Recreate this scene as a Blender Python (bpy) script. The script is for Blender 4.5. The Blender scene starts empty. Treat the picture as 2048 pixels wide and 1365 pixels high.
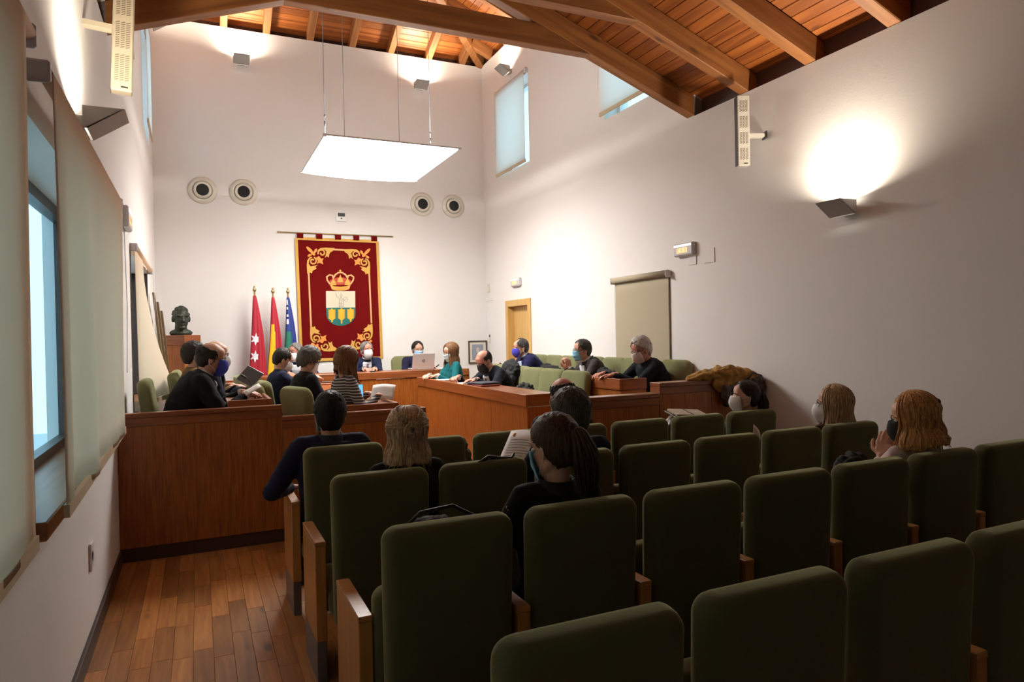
import bpy, bmesh, math, random
from mathutils import Vector, Matrix, noise
random.seed(7)
S = bpy.context.scene
C = S.collection
pi = math.pi

# ------------------------------------------------------------------ camera
CAMH = 1.55
def set_camera():
    yaw, pitch, roll, F = .431874, -.008888, -.020333, 1364.09
    f = Vector((math.sin(yaw)*math.cos(pitch), math.cos(yaw)*math.cos(pitch), math.sin(pitch)))
    r = Vector((math.cos(yaw), -math.sin(yaw), 0)); u = r.cross(f)
    c, s = math.cos(roll), math.sin(roll)
    r2 = r*c+u*s; u2 = u*c-r*s
    cd = bpy.data.cameras.new('camera'); cd.sensor_width = 36; cd.lens = F*36/2048
    cd.clip_start = .02; cd.clip_end = 200
    co = bpy.data.objects.new('camera', cd); C.objects.link(co)
    M = Matrix.Identity(4)
    for i in range(3):
        M[i][0] = r2[i]; M[i][1] = u2[i]; M[i][2] = -f[i]
    M.translation = (0, 0, CAMH)
    co.matrix_world = M
    S.camera = co
set_camera()

# ------------------------------------------------------------------ world, exposure
w = bpy.data.worlds.new('sky'); S.world = w; w.use_nodes = True
bg = w.node_tree.nodes['Background']
bg.inputs[0].default_value = (.44, .78, 1, 1); bg.inputs[1].default_value = 2.3
S.view_settings.view_transform = 'Standard'; S.view_settings.look = 'None'
S.view_settings.gamma = 1; S.view_settings.use_curve_mapping = False
S.view_settings.exposure = 0.1
PANEL_EMIT = 30.0        # radiance of the hanging light panel
SCONCE_W = 27.0          # watts of each wall uplight
SCONCE_COL = (1, .87, .70)

# ------------------------------------------------------------------ room numbers
XL, XR, YB, YF = -.525, 4.55, 10.91, -3.2      # inner wall faces
YT = 5.42                                      # where the tall council hall starts
ZE, ZT = 3.70, 6.18                            # wall tops: audience side / council hall
XC = (XL+XR)/2

# ------------------------------------------------------------------ materials
MATS = {}
def mat(name, col=(.8,.8,.8), rough=.6, metal=0, sheen=0, bump=None, var=None, emit=None, trans=0, spec=.5, coat=0, alpha=1):
    """bump=(scale,strength); var=(scale,amount) noise brightness variation"""
    if name in MATS: return MATS[name]
    m = bpy.data.materials.new(name); m.use_nodes = True; MATS[name] = m
    nt = m.node_tree; b = nt.nodes['Principled BSDF']
    b.inputs['Base Color'].default_value = (*col, 1); b.inputs['Roughness'].default_value = rough
    b.inputs['Metallic'].default_value = metal; b.inputs['Specular IOR Level'].default_value = spec
    if sheen: b.inputs['Sheen Weight'].default_value = sheen; b.inputs['Sheen Roughness'].default_value = .4; b.inputs['Sheen Tint'].default_value = (*[min(1, c*4+.1) for c in col], 1)
    if coat: b.inputs['Coat Weight'].default_value = coat; b.inputs['Coat Roughness'].default_value = .15
    if trans: b.inputs['Transmission Weight'].default_value = trans
    if emit: b.inputs['Emission Color'].default_value = (*emit[0], 1); b.inputs['Emission Strength'].default_value = emit[1]
    tc = None
    if bump or var:
        tc = nt.nodes.new('ShaderNodeTexCoord')
    if var:
        n = nt.nodes.new('ShaderNodeTexNoise'); n.inputs['Scale'].default_value = var[0]; n.inputs['Detail'].default_value = 4
        nt.links.new(tc.outputs['Object'], n.inputs['Vector'])
        mx = nt.nodes.new('ShaderNodeMix'); mx.data_type = 'RGBA'
        mx.inputs[6].default_value = (*[c*(1-var[1]) for c in col], 1); mx.inputs[7].default_value = (*[min(1, c*(1+var[1])) for c in col], 1)
        nt.links.new(n.outputs['Fac'], mx.inputs[0]); nt.links.new(mx.outputs[2], b.inputs['Base Color'])
    if bump:
        n = nt.nodes.new('ShaderNodeTexNoise'); n.inputs['Scale'].default_value = bump[0]; n.inputs['Detail'].default_value = 3
        nt.links.new(tc.outputs['Object'], n.inputs['Vector'])
        bp = nt.nodes.new('ShaderNodeBump'); bp.inputs['Strength'].default_value = bump[1]; bp.inputs['Distance'].default_value = .01
        nt.links.new(n.outputs['Fac'], bp.inputs['Height']); nt.links.new(bp.outputs['Normal'], b.inputs['Normal'])
    return m

def wood(name, c1, c2, axis=2, scale=1.0, rough=.4, knots=False, coat=0, rnd=.25, stretch=14, mid=.5):
    """grain runs along local axis; brightness varies per object"""
    if name in MATS: return MATS[name]
    m = bpy.data.materials.new(name); m.use_nodes = True; MATS[name] = m
    nt = m.node_tree; b = nt.nodes['Principled BSDF']; L = nt.links.new
    tc = nt.nodes.new('ShaderNodeTexCoord'); mp = nt.nodes.new('ShaderNodeMapping')
    oi = nt.nodes.new('ShaderNodeObjectInfo')
    sc = [stretch*scale]*3; sc[axis] = .9*scale
    mp.inputs['Scale'].default_value = sc
    vm = nt.nodes.new('ShaderNodeVectorMath'); vm.operation = 'ADD'
    cm = nt.nodes.new('ShaderNodeVectorMath'); cm.operation = 'SCALE'
    cb = nt.nodes.new('ShaderNodeCombineXYZ')
    for i in range(3): L(oi.outputs['Random'], cb.inputs[i])
    L(cb.outputs[0], cm.inputs[0]); cm.inputs['Scale'].default_value = 37
    L(tc.outputs['Object'], mp.inputs[0]); L(mp.outputs[0], vm.inputs[0]); L(cm.outputs[0], vm.inputs[1])
    n = nt.nodes.new('ShaderNodeTexNoise'); n.inputs['Scale'].default_value = 1.6; n.inputs['Detail'].default_value = 6; n.inputs['Distortion'].default_value = .5
    L(vm.outputs[0], n.inputs['Vector'])
    cr = nt.nodes.new('ShaderNodeValToRGB')
    cr.color_ramp.elements[0].position = mid-.2; cr.color_ramp.elements[0].color = (*c1, 1)
    cr.color_ramp.elements[1].position = mid+.2; cr.color_ramp.elements[1].color = (*c2, 1)
    L(n.outputs['Fac'], cr.inputs[0])
    hs = nt.nodes.new('ShaderNodeHueSaturation')
    mr = nt.nodes.new('ShaderNodeMapRange'); mr.inputs[3].default_value = 1-rnd; mr.inputs[4].default_value = 1+rnd
    L(oi.outputs['Random'], mr.inputs[0]); L(mr.outputs[0], hs.inputs['Value']); L(cr.outputs[0], hs.inputs['Color'])
    out = hs.outputs[0]
    if knots:
        mp2 = nt.nodes.new('ShaderNodeMapping'); s2 = [4.5]*3; s2[axis] = 1.6; mp2.inputs['Scale'].default_value = s2
        L(tc.outputs['Object'], mp2.inputs[0])
        vm2 = nt.nodes.new('ShaderNodeVectorMath'); L(mp2.outputs[0], vm2.inputs[0]); L(cm.outputs[0], vm2.inputs[1])
        vo = nt.nodes.new('ShaderNodeTexVoronoi'); vo.inputs['Scale'].default_value = 1.0; L(vm2.outputs[0], vo.inputs['Vector'])
        kr = nt.nodes.new('ShaderNodeMapRange'); kr.inputs[1].default_value = .04; kr.inputs[2].default_value = .13; kr.inputs[3].default_value = .35; kr.inputs[4].default_value = 1
        L(vo.outputs['Distance'], kr.inputs[0])
        mm = nt.nodes.new('ShaderNodeMix'); mm.data_type = 'RGBA'; mm.blend_type = 'MULTIPLY'; mm.inputs[0].default_value = 1
        L(out, mm.inputs[6]); L(kr.outputs[0], mm.inputs[7]); out = mm.outputs[2]
    L(out, b.inputs['Base Color'])
    b.inputs['Roughness'].default_value = rough
    if coat: b.inputs['Coat Weight'].default_value = coat; b.inputs['Coat Roughness'].default_value = .2
    bp = nt.nodes.new('ShaderNodeBump'); bp.inputs['Strength'].default_value = .12; bp.inputs['Distance'].default_value = .004
    L(n.outputs['Fac'], bp.inputs['Height']); L(bp.outputs[0], b.inputs['Normal'])
    return m

def stripes(name, c1, c2, period, duty=.5, axis=2):
    m = bpy.data.materials.new(name); m.use_nodes = True; MATS[name] = m
    nt = m.node_tree; b = nt.nodes['Principled BSDF']; L = nt.links.new
    tc = nt.nodes.new('ShaderNodeTexCoord'); sp = nt.nodes.new('ShaderNodeSeparateXYZ'); L(tc.outputs['Object'], sp.inputs[0])
    ns = nt.nodes.new('ShaderNodeTexNoise'); ns.inputs['Scale'].default_value = 5; L(tc.outputs['Object'], ns.inputs['Vector'])
    ad = nt.nodes.new('ShaderNodeMath'); ad.operation = 'MULTIPLY_ADD'; ad.inputs[1].default_value = .03; L(ns.outputs['Fac'], ad.inputs[0]); L(sp.outputs[axis], ad.inputs[2])
    mm = nt.nodes.new('ShaderNodeMath'); mm.operation = 'PINGPONG'; mm.inputs[1].default_value = period/2; L(ad.outputs[0], mm.inputs[0])
    gt = nt.nodes.new('ShaderNodeMath'); gt.operation = 'GREATER_THAN'; gt.inputs[1].default_value = period/2*duty; L(mm.outputs[0], gt.inputs[0])
    mx = nt.nodes.new('ShaderNodeMix'); mx.data_type = 'RGBA'; mx.inputs[6].default_value = (*c1, 1); mx.inputs[7].default_value = (*c2, 1); L(gt.outputs[0], mx.inputs[0])
    L(mx.outputs[2], b.inputs['Base Color']); b.inputs['Roughness'].default_value = .85
    return m

def fabric_blind(name, col, through):
    m = bpy.data.materials.new(name); m.use_nodes = True; MATS[name] = m
    nt = m.node_tree; nt.nodes.clear(); L = nt.links.new
    o = nt.nodes.new('ShaderNodeOutputMaterial'); d = nt.nodes.new('ShaderNodeBsdfDiffuse'); t = nt.nodes.new('ShaderNodeBsdfTranslucent')
    d.inputs[0].default_value = (*col, 1); t.inputs[0].default_value = (*col, 1)
    mx = nt.nodes.new('ShaderNodeMixShader'); mx.inputs[0].default_value = through
    tc = nt.nodes.new('ShaderNodeTexCoord'); wv = nt.nodes.new('ShaderNodeTexNoise'); wv.inputs['Scale'].default_value = 400; L(tc.outputs['Object'], wv.inputs['Vector'])
    bp = nt.nodes.new('ShaderNodeBump'); bp.inputs['Strength'].default_value = .2; bp.inputs['Distance'].default_value = .002; L(wv.outputs['Fac'], bp.inputs['Height']); L(bp.outputs[0], d.inputs['Normal'])
    L(d.outputs[0], mx.inputs[1]); L(t.outputs[0], mx.inputs[2]); L(mx.outputs[0], o.inputs[0])
    return m

def glass_mat():
    m = bpy.data.materials.new('window_glass'); m.use_nodes = True; MATS['window_glass'] = m
    nt = m.node_tree; nt.nodes.clear(); L = nt.links.new
    o = nt.nodes.new('ShaderNodeOutputMaterial'); t = nt.nodes.new('ShaderNodeBsdfTransparent'); g = nt.nodes.new('ShaderNodeBsdfGlossy')
    t.inputs[0].default_value = (.93, .97, .97, 1); g.inputs['Roughness'].default_value = .03
    fr = nt.nodes.new('ShaderNodeFresnel'); fr.inputs[0].default_value = 1.45
    sc_ = nt.nodes.new('ShaderNodeMath'); sc_.operation = 'MULTIPLY'; sc_.inputs[1].default_value = .12; L(fr.outputs[0], sc_.inputs[0])
    mx = nt.nodes.new('ShaderNodeMixShader'); L(sc_.outputs[0], mx.inputs[0]); L(t.outputs[0], mx.inputs[1]); L(g.outputs[0], mx.inputs[2]); L(mx.outputs[0], o.inputs[0])
    return m

M_EAVESHADE = wood('eave_shade_board', (.035, .010, .004), (.065, .02, .007), 1, .8, .6)  # board wood with the shade under the eaves painted in as near-black
M_WALL = mat('white_plaster', (.77, .75, .73), .9, bump=(60, .06), var=(2.5, .015))
M_CHERRY = wood('cherry_veneer', (.22, .056, .009), (.42, .135, .020), 2, 2.8, .36, coat=.15, rnd=.1)
M_CHERRYH = wood('cherry_rail', (.20, .052, .014), (.34, .105, .028), 1, 1.5, .3, coat=.25, rnd=.06)
M_CHERRYX = wood('cherry_rail_across', (.18, .050, .015), (.32, .10, .028), 0, 1.5, .3, coat=.25, rnd=.06)
M_PLINTH = mat('dark_plinth', (.05, .025, .015), .5)
M_BEAM = wood('pine_beam', (.19, .066, .015), (.35, .138, .036), 0, .8, .6, knots=True, rnd=.1)
M_BEAMY = wood('pine_beam_long', (.19, .066, .015), (.35, .138, .036), 1, .8, .6, knots=True, rnd=.1)
M_PLANK = wood('stained_plank', (.19, .045, .008), (.40, .125, .021), 1, .7, .5, knots=True, rnd=.2)
M_PLANKX = wood('stained_plank_across', (.19, .045, .008), (.40, .125, .021), 0, .7, .5, knots=True, rnd=.2)
M_FLOOR = wood('oak_floor_board', (.36, .135, .036), (.58, .255, .075), 1, 1.6, .35, knots=True, rnd=.3, coat=.1)
M_FLOORB = mat('oak_floor_under', (.20, .085, .03), .5, var=(3, .2))
M_BEECH = wood('beech_panel', (.42, .17, .045), (.57, .265, .075), 2, 1.2, .4, rnd=.06, coat=.1)
M_VELVET = mat('olive_velvet', (.100, .100, .046), .95, sheen=1.0, bump=(250, .12), var=(6, .14), spec=.15)
M_VELVET2 = mat('moss_velvet', (.19, .195, .095), .95, sheen=.3, bump=(250, .12), var=(7, .16), spec=.15)
M_STEEL = mat('satin_steel', (.22, .23, .27), .4, metal=.7)
M_DARKMETAL = mat('dark_metal', (.04, .04, .045), .4, metal=.6)
M_SCONCE = mat('sconce_grey', (.40, .38, .36), .45, metal=.35)
M_WHITEPL = mat('white_plastic', (.72, .71, .69), .4)
M_CREAMPL = mat('cream_plastic', (.66, .63, .54), .45)
M_BLACK = mat('black_plastic', (.012, .012, .013), .5)
M_PAPER = mat('white_paper', (.80, .78, .76), .8)
M_INK = mat('printed_ink', (.12, .12, .13), .8)
M_BLIND = fabric_blind('blind_screen_fabric', (.86, .72, .58), .60)
M_BLINDC = fabric_blind('blind_pale_fabric', (.92, .87, .82), .72)
M_BLINDR = fabric_blind('blind_beige_fabric', (.50, .44, .32), .12)
M_BAR = mat('blind_bar', (.55, .45, .29), .6)
M_GLASS = glass_mat()
M_FRAME = mat('window_frame_brown', (.055, .03, .022), .4)
M_SILL = wood('sill_wood', (.22, .085, .03), (.34, .14, .05), 1, 1.2, .35, rnd=.05)
M_MAPLE = wood('maple_door', (.55, .33, .10), (.64, .40, .14), 2, .9, .45, rnd=.03)
M_GOLD = mat('gold_embroidery', (.60, .33, .06), .65, bump=(220, .4))
M_ORANGE = mat('orange_embroidery', (.75, .27, .05), .7, bump=(220, .4))
M_PEACH = mat('peach_embroidery', (.70, .36, .15), .7, bump=(220, .4))
M_CRIMSON = mat('crimson_velvet', (.125, .004, .004), .95, spec=.08, bump=(120, .1), var=(3, .15))
M_SKIN = {}
def skin(k):
    cols = {'light': (.60, .33, .235), 'mid': (.50, .255, .165), 'ruddy': (.52, .22, .15)}
    return mat('skin_'+k, cols[k], .55, bump=(180, .04), var=(25, .06))

# ------------------------------------------------------------------ mesh building
class MB:
    def __init__(s): s.v = []; s.f = []; s.mi = []; s.cur = 0
    def add(s, vs, fs):
        o = len(s.v); s.v += [tuple(v) for v in vs]; s.f += [tuple(i+o for i in f) for f in fs]; s.mi += [s.cur]*len(fs); return s
    def box(s, x0, x1, y0, y1, z0, z1, T=None):
        vs = [Vector((x, y, z)) for z in (z0, z1) for y in (y0, y1) for x in (x0, x1)]
        if T: vs = [T @ v for v in vs]
        return s.add(vs, [(0,2,3,1),(4,5,7,6),(0,1,5,4),(2,6,7,3),(0,4,6,2),(1,3,7,5)])
    def cbox(s, x0, x1, y0, y1, z0, z1, c=.004, T=None):
        """chamfered box"""
        c = min(c, (x1-x0)*.45, (y1-y0)*.45, (z1-z0)*.45)
        bm = bmesh.new(); r = bmesh.ops.create_cube(bm, size=1)
        for v in bm.verts:
            v.co = Vector((x0+(v.co.x+.5)*(x1-x0), y0+(v.co.y+.5)*(y1-y0), z0+(v.co.z+.5)*(z1-z0)))
        bmesh.ops.bevel(bm, geom=list(bm.edges), offset=c, segments=1, affect='EDGES', profile=.5)
        bm.verts.index_update()
        vs = [v.co.copy() for v in bm.verts]
        if T: vs = [T @ v for v in vs]
        s.add(vs, [[v.index for v in f.verts] for f in bm.faces]); bm.free(); return s
    def loft(s, rings, closed=True, cap=True):
        """rings: list of equal-length point lists"""
        n = len(rings[0]); vs = [p for r in rings for p in r]; fs = []
        for i in range(len(rings)-1):
            for j in range(n if closed else n-1):
                k = (j+1) % n
                fs.append((i*n+j, i*n+k, (i+1)*n+k, (i+1)*n+j))
        if cap and closed:
            fs.append(tuple(reversed(range(n)))); fs.append(tuple((len(rings)-1)*n+j for j in range(n)))
        return s.add(vs, fs)
    def tube(s, pts, r, n=8, cap=True):
        pts = [Vector(p) for p in pts]; rs = r if isinstance(r, (list, tuple)) else [r]*len(pts)
        rings = []; up = None
        for i, p in enumerate(pts):
            d = (pts[min(i+1, len(pts)-1)]-pts[max(i-1, 0)])
            if d.length < 1e-9: d = Vector((0,0,1))
            d.normalize()
            if up is None:
                up = Vector((0,0,1)) if abs(d.z) < .9 else Vector((1,0,0))
            a = up-d*up.dot(d)
            if a.length < 1e-6: a = d.orthogonal()
            a.normalize(); up = a; b = d.cross(a)
            rings.append([p+(a*math.cos(2*pi*j/n)+b*math.sin(2*pi*j/n))*rs[i] for j in range(n)])
        return s.loft(rings, True, cap)
    def capsule(s, a, b, ra, rb, n=10, sx=1, k=3):
        """tapered capsule with rounded ends"""
        a = Vector(a); b = Vector(b); d = (b-a); l = d.length
        if l < 1e-6: d = Vector((0,0,1)); b = a+d*1e-4
        else: d /= l
        pts = []; rs = []
        for i in range(k+1):
            t = pi/2*(1-i/k)*.985; pts.append(a-d*ra*math.sin(t)); rs.append(ra*math.cos(t))
        for i in range(k+1):
            t = pi/2*(i/k)*.985; pts.append(b+d*rb*math.sin(t)); rs.append(rb*math.cos(t))
        return s.tube(pts, rs, n)
    def ell(s, c, r, nu=14, nv=9, T=None):
        c = Vector(c); rings = []
        for i in range(nv+1):
            ph = pi*(i/nv)*.98+.01*pi
            ring = [Vector((r[0]*math.sin(ph)*math.cos(2*pi*j/nu), r[1]*math.sin(ph)*math.sin(2*pi*j/nu), -r[2]*math.cos(ph))) for j in range(nu)]
            if T: ring = [T @ p for p in ring]
            rings.append([c+p for p in ring])
        return s.loft(rings)
    def lathe(s, prof, n=24, axis='z', c=(0,0,0), cap=True):
        c = Vector(c); rings = []
        for r, h in prof:
            ring = []
            for j in range(n):
                a = 2*pi*j/n
                p = Vector((r*math.cos(a), r*math.sin(a), h))
                if axis == 'y': p = Vector((p.x, -p.z, p.y))
                if axis == 'x': p = Vector((p.z, p.x, p.y))
                ring.append(c+p)
            rings.append(ring)
        return s.loft(rings, True, cap)
    def grid(s, fn, nu, nv):
        vs = [fn(i/nu, j/nv) for j in range(nv+1) for i in range(nu+1)]
        fs = [(j*(nu+1)+i, j*(nu+1)+i+1, (j+1)*(nu+1)+i+1, (j+1)*(nu+1)+i) for j in range(nv) for i in range(nu)]
        return s.add(vs, fs)
    def sheet(s, fn, nu, nv, th):
        """grid with thickness th along the local normal"""
        P = [[Vector(fn(i/nu, j/nv)) for i in range(nu+1)] for j in range(nv+1)]
        A = []; B = []
        for j in range(nv+1):
            for i in range(nu+1):
                du = P[j][min(i+1, nu)]-P[j][max(i-1, 0)]; dv = P[min(j+1, nv)][i]-P[max(j-1, 0)][i]
                n = du.cross(dv); n = n.normalized() if n.length > 1e-12 else Vector((0,0,1))
                A.append(P[j][i]+n*th/2); B.append(P[j][i]-n*th/2)
        W = nu+1; K = len(A); fs = []
        for j in range(nv):
            for i in range(nu):
                a = j*W+i; fs.append((a, a+1, a+W+1, a+W)); fs.append((K+a, K+a+W, K+a+W+1, K+a+1))
        for i in range(nu):
            fs.append((i, K+i, K+i+1, i+1)); a = nv*W+i; fs.append((a, a+1, K+a+1, K+a))
        for j in range(nv):
            a = j*W; fs.append((a, a+W, K+a+W, K+a)); a = j*W+nu; fs.append((a, K+a, K+a+W, a+W))
        return s.add(A+B, fs)
    def plate(s, pts, th, fn):
        """polygon (2D pts) extruded by th; fn(u,v,h)->3D"""
        n = len(pts)
        vs = [fn(p[0], p[1], 0) for p in pts]+[fn(p[0], p[1], th) for p in pts]
        fs = [tuple(range(n)), tuple(reversed(range(n, 2*n)))]+[(i, n+i, n+(i+1) % n, (i+1) % n) for i in range(n)]
        return s.add(vs, fs)
    def prism(s, prof, p0, p1, ax, ay):
        """2D profile in axes ax,ay swept from p0 to p1"""
        p0 = Vector(p0); p1 = Vector(p1); ax = Vector(ax); ay = Vector(ay)
        return s.loft([[p0+ax*a+ay*b for a, b in prof], [p1+ax*a+ay*b for a, b in prof]])
    def mesh(s, name='m', fix=True):
        me = bpy.data.meshes.new(name); me.from_pydata([tuple(v) for v in s.v], [], s.f); 
        if any(s.mi): me.polygons.foreach_set('material_index', s.mi)
        if fix:
            bm = bmesh.new(); bm.from_mesh(me); bmesh.ops.recalc_face_normals(bm, faces=list(bm.faces)); bm.to_mesh(me); bm.free()
        me.update(); return me

def ob(name, mb, m, parent=None, smooth=False, loc=None, rot=None):
    me = mb.mesh(name) if isinstance(mb, MB) else mb
    o = bpy.data.objects.new(name, me); C.objects.link(o)
    ms = m if isinstance(m, (list, tuple)) else [m]
    if len(me.materials) == 0:
        for x in ms: me.materials.append(x)
    if smooth: me.polygons.foreach_set('use_smooth', [True]*len(me.polygons))
    if parent: o.parent = parent
    if loc: o.location = loc
    if rot: o.rotation_euler = rot
    return o
def tag(o, label, cat, group=None, kind=None):
    o['label'] = label
    if cat: o['category'] = cat
    if group: o['group'] = group
    if kind: o['kind'] = kind
    return o
def empty(name, loc=(0,0,0), rz=0):
    o = bpy.data.objects.new(name, None); C.objects.link(o); o.location = loc; o.rotation_euler = (0,0,rz); o.empty_display_size = .05; return o
def thing(name, label, cat, loc=(0,0,0), rz=0, group=None):
    return tag(empty(name, loc, rz), label, cat, group)
def struct(name, mb, m, label=None, parent=None):
    o = ob(name, mb, m, parent)
    if not parent:
        o['kind'] = 'structure'
        if label: o['label'] = label
    return o
def dup(root, loc, rz, label=None):
    r = root.copy(); C.objects.link(r); r.location = loc; r.rotation_euler = (0,0,rz)
    if label: r['label'] = label
    for ch in list(root.children):
        c = ch.copy(); C.objects.link(c); c.parent = r
        for g in list(ch.children):
            d = g.copy(); C.objects.link(d); d.parent = c
    return r
TMP = bpy.data.scenes.new('scratch')
def remesh(mb, vox, it=3, fac=.5):
    me = mb.mesh('t', fix=False) if isinstance(mb, MB) else mb
    o = bpy.data.objects.new('t', me); TMP.collection.objects.link(o)
    a = o.modifiers.new('r', 'REMESH'); a.mode = 'VOXEL'; a.voxel_size = vox; a.use_smooth_shade = True
    if it:
        b = o.modifiers.new('s', 'SMOOTH'); b.iterations = it; b.factor = fac
    vl = TMP.view_layers[0]; vl.update()
    m2 = bpy.data.meshes.new_from_object(o.evaluated_get(vl.depsgraph))
    bpy.data.objects.remove(o); bpy.data.meshes.remove(me)
    m2.materials.clear()
    return m2
def wrinkle(me, fn):
    co = [v.co.copy() for v in me.vertices]; no = [v.normal.copy() for v in me.vertices]; out = []
    for c, n in zip(co, no): out.extend(c+n*fn(c))
    me.vertices.foreach_set('co', out); me.update()
def join_meshes(ms):
    bm = bmesh.new()
    for m in ms: bm.from_mesh(m)
    me = bpy.data.meshes.new('j'); bm.to_mesh(me); bm.free()
    for m in ms: bpy.data.meshes.remove(m)
    return me

# ================================================================== STRUCTURE
def wall_boxes(mb, plane, a0, a1, cells, holes, zr):
    """wall slab between a0..a1 on 'x' or 'y'; cells=(b0,b1), zr=(z0,z1), holes=[(b0,b1,z0,z1)]"""
    bs = sorted({cells[0], cells[1], *[h[i] for h in holes for i in (0, 1) if cells[0] < h[i] < cells[1]]})
    zs = sorted({zr[0], zr[1], *[h[i] for h in holes for i in (2, 3) if zr[0] < h[i] < zr[1]]})
    for i in range(len(bs)-1):
        for j in range(len(zs)-1):
            bc, zc = (bs[i]+bs[i+1])/2, (zs[j]+zs[j+1])/2
            if any(h[0] < bc < h[1] and h[2] < zc < h[3] for h in holes): continue
            if plane == 'x': mb.box(a0, a1, bs[i], bs[i+1], zs[j], zs[j+1])
            else: mb.box(bs[i], bs[i+1], a0, a1, zs[j], zs[j+1])
    return mb
TH = .34
W_LEFT = [(-.1, 2.22, .93, 2.36), (2.80, 5.08, .93, 2.36), (6.86, 9.12, .93, 2.36)]
CLER = [(9.12, 10.2, 4.14, 5.46), (6.02, 7.05, 4.14, 5.46)]
mb = MB()
wall_boxes(mb, 'x', XL-TH, XL, (YF, YT), W_LEFT, (0, ZE)); wall_boxes(mb, 'x', XL-TH, XL, (YT, YB+TH), W_LEFT+CLER, (0, ZT))
struct('wall_left', mb, M_WALL, 'white plaster wall with tall screened windows')
mb = MB()
DOOR = (9.16, 10.07, 0, 2.10)
NICHE = (5.92, 6.78, 0, 2.12)
wall_boxes(mb, 'x', XR, XR+TH, (YF, YT), [], (0, ZE)); wall_boxes(mb, 'x', XR, XR+TH, (YT, YB+TH), CLER+[DOOR, NICHE], (0, ZT))
mb.box(XR+TH, XR+TH+.04, NICHE[0]-.1, NICHE[1]+.1, 0, 2.3); mb.box(XR+TH, XR+TH+.04, DOOR[0]-.1, DOOR[1]+.1, 0, 2.3)
struct('wall_right', mb, M_WALL, 'white plaster wall with door and roller blind')
struct('wall_back', MB().box(XL, XR, YB, YB+TH, 0, ZT), M_WALL, 'white plaster wall behind the tapestry')
struct('wall_front', MB().box(XL-TH, XR+TH, YF-TH, YF, 0, 5), M_WALL, 'white plaster wall behind the seating')
# wall of the tall hall above the audience roof
SL = .36
mb = MB()
for x0, x1, za, zb in ((XL-TH, XC, 3.93-SL*TH, 4.85), (XC, XR+TH, 4.85, 3.93-SL*TH)):
    mb.loft([[(x0, y, za), (x1, y, zb), (x1, y, ZT), (x0, y, ZT)] for y in (5.47, 5.72)])
struct('wall_gable', mb, M_WALL, 'white gable wall above the first roof truss')
# floor: slab plus separate boards where the aisle shows them
fl = struct('floor', MB().box(XL-.1, XR+.1, YF-.1, YB+.1, -.12, -.012), M_FLOORB, 'oak strip floor with mixed board tones')
fw, rows = .092, []
bme = {}
def board_mesh(l):
    k = round(l, 2)
    if k not in bme:
        bme[k] = MB().cbox(-fw/2+.0006, fw/2-.0006, -k/2+.0006, k/2-.0006, -.012, 0, .0012).mesh('plank'); bme[k].materials.append(M_FLOOR)
    return bme[k]
nb = 0
for i in range(20):
    x = XL+.012+fw*(i+.5); y = 2.2-random.random()*.4
    while y < 5.5:
        l = random.choice((.36, .42, .48, .54, .62)); 
        o = bpy.data.objects.new('plank', board_mesh(l)); C.objects.link(o); o.parent = fl; o.location = (x, y+l/2, 0); y += l; nb += 1
# rest of the floor boards (hidden between the seat rows): joined
mb = MB()
for i in range(20, 56):
    x = XL+.012+fw*(i+.5); y = YF
    while y < YB:
        l = random.choice((.5, .7, .9)); y1 = min(y+l, YB)
        if x < XR-.05: mb.box(x-fw/2+.001, x+fw/2-.001, y+.001, y1-.001, -.012, 0)
        y += l
for i in range(20):
    x = XL+.012+fw*(i+.5)
    for a, b in ((YF, 1.8), (5.9, YB)):
        y = a
        while y < b:
            y1 = min(y+.8, b); mb.box(x-fw/2+.001, x+fw/2-.001, y+.001, y1-.001, -.012, 0); y += .8
o = ob('plank_field', mb, M_FLOOR, fl); o['kind'] = 'stuff'
# baseboards
struct('baseboard_left', MB().cbox(XL, XL+.018, YF, 5.44, 0, .10), M_PLINTH, 'dark baseboard along the window wall')
struct('baseboard_right', MB().cbox(XR-.018, XR, YF, 4.56, 0, .10), M_PLINTH, 'dark baseboard along the right wall')
# raised stands for the council
struct('floor_stand_left', MB().box(XL, 1.56, 5.54, 8.9, 0, .16).box(XL, .62, 5.54, 8.9, .16, .26), M_FLOORB, 'raised wooden stand under the left benches')
struct('floor_stand_right', MB().box(2.66, XR, 5.50, 8.9, 0, .16).box(3.66, XR, 5.5, 8.9, .16, .26), M_FLOORB, 'raised wooden stand under the right benches')
struct('floor_stand_head', MB().box(.5, 3.75, 9.2, YB, 0, .25), M_FLOORB, 'raised wooden stand under the head bench')

# ---- audience roof: sloping boards on trusses
ang = math.atan(SL)
ceil = struct('ceiling', MB().loft([[(XL-.6, y, 4.01-SL*.6), (XC, y, 4.93), (XR+.6, y, 4.01-SL*.6), (XR+.6, y, 4.06-SL*.6), (XC, y, 4.98), (XL-.6, y, 4.06-SL*.6)] for y in (YF-.3, 5.72)]), M_PLANK, 'orange stained pine boards of the sloping ceiling')
pm = MB().cbox(-.055, .055, YF-.1, 5.47, 0, .02, .004).mesh('plank'); pm.materials.append(M_PLANK)
pw = .1145
for sgn in (-1, 1):
    k = 0
    while True:
        s = -.42+pw*(k+.5)      # along the slope from the wall line
        d = s*math.cos(ang)
        if d > 2.53: break
        x = (XR-d) if sgn > 0 else (XL+d)
        o = bpy.data.objects.new('plank', pm); C.objects.link(o); o.parent = ceil
        o.location = (x, 0, 3.915+SL*d); o.rotation_euler = (0, ang*sgn, 0); k += 1
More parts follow.
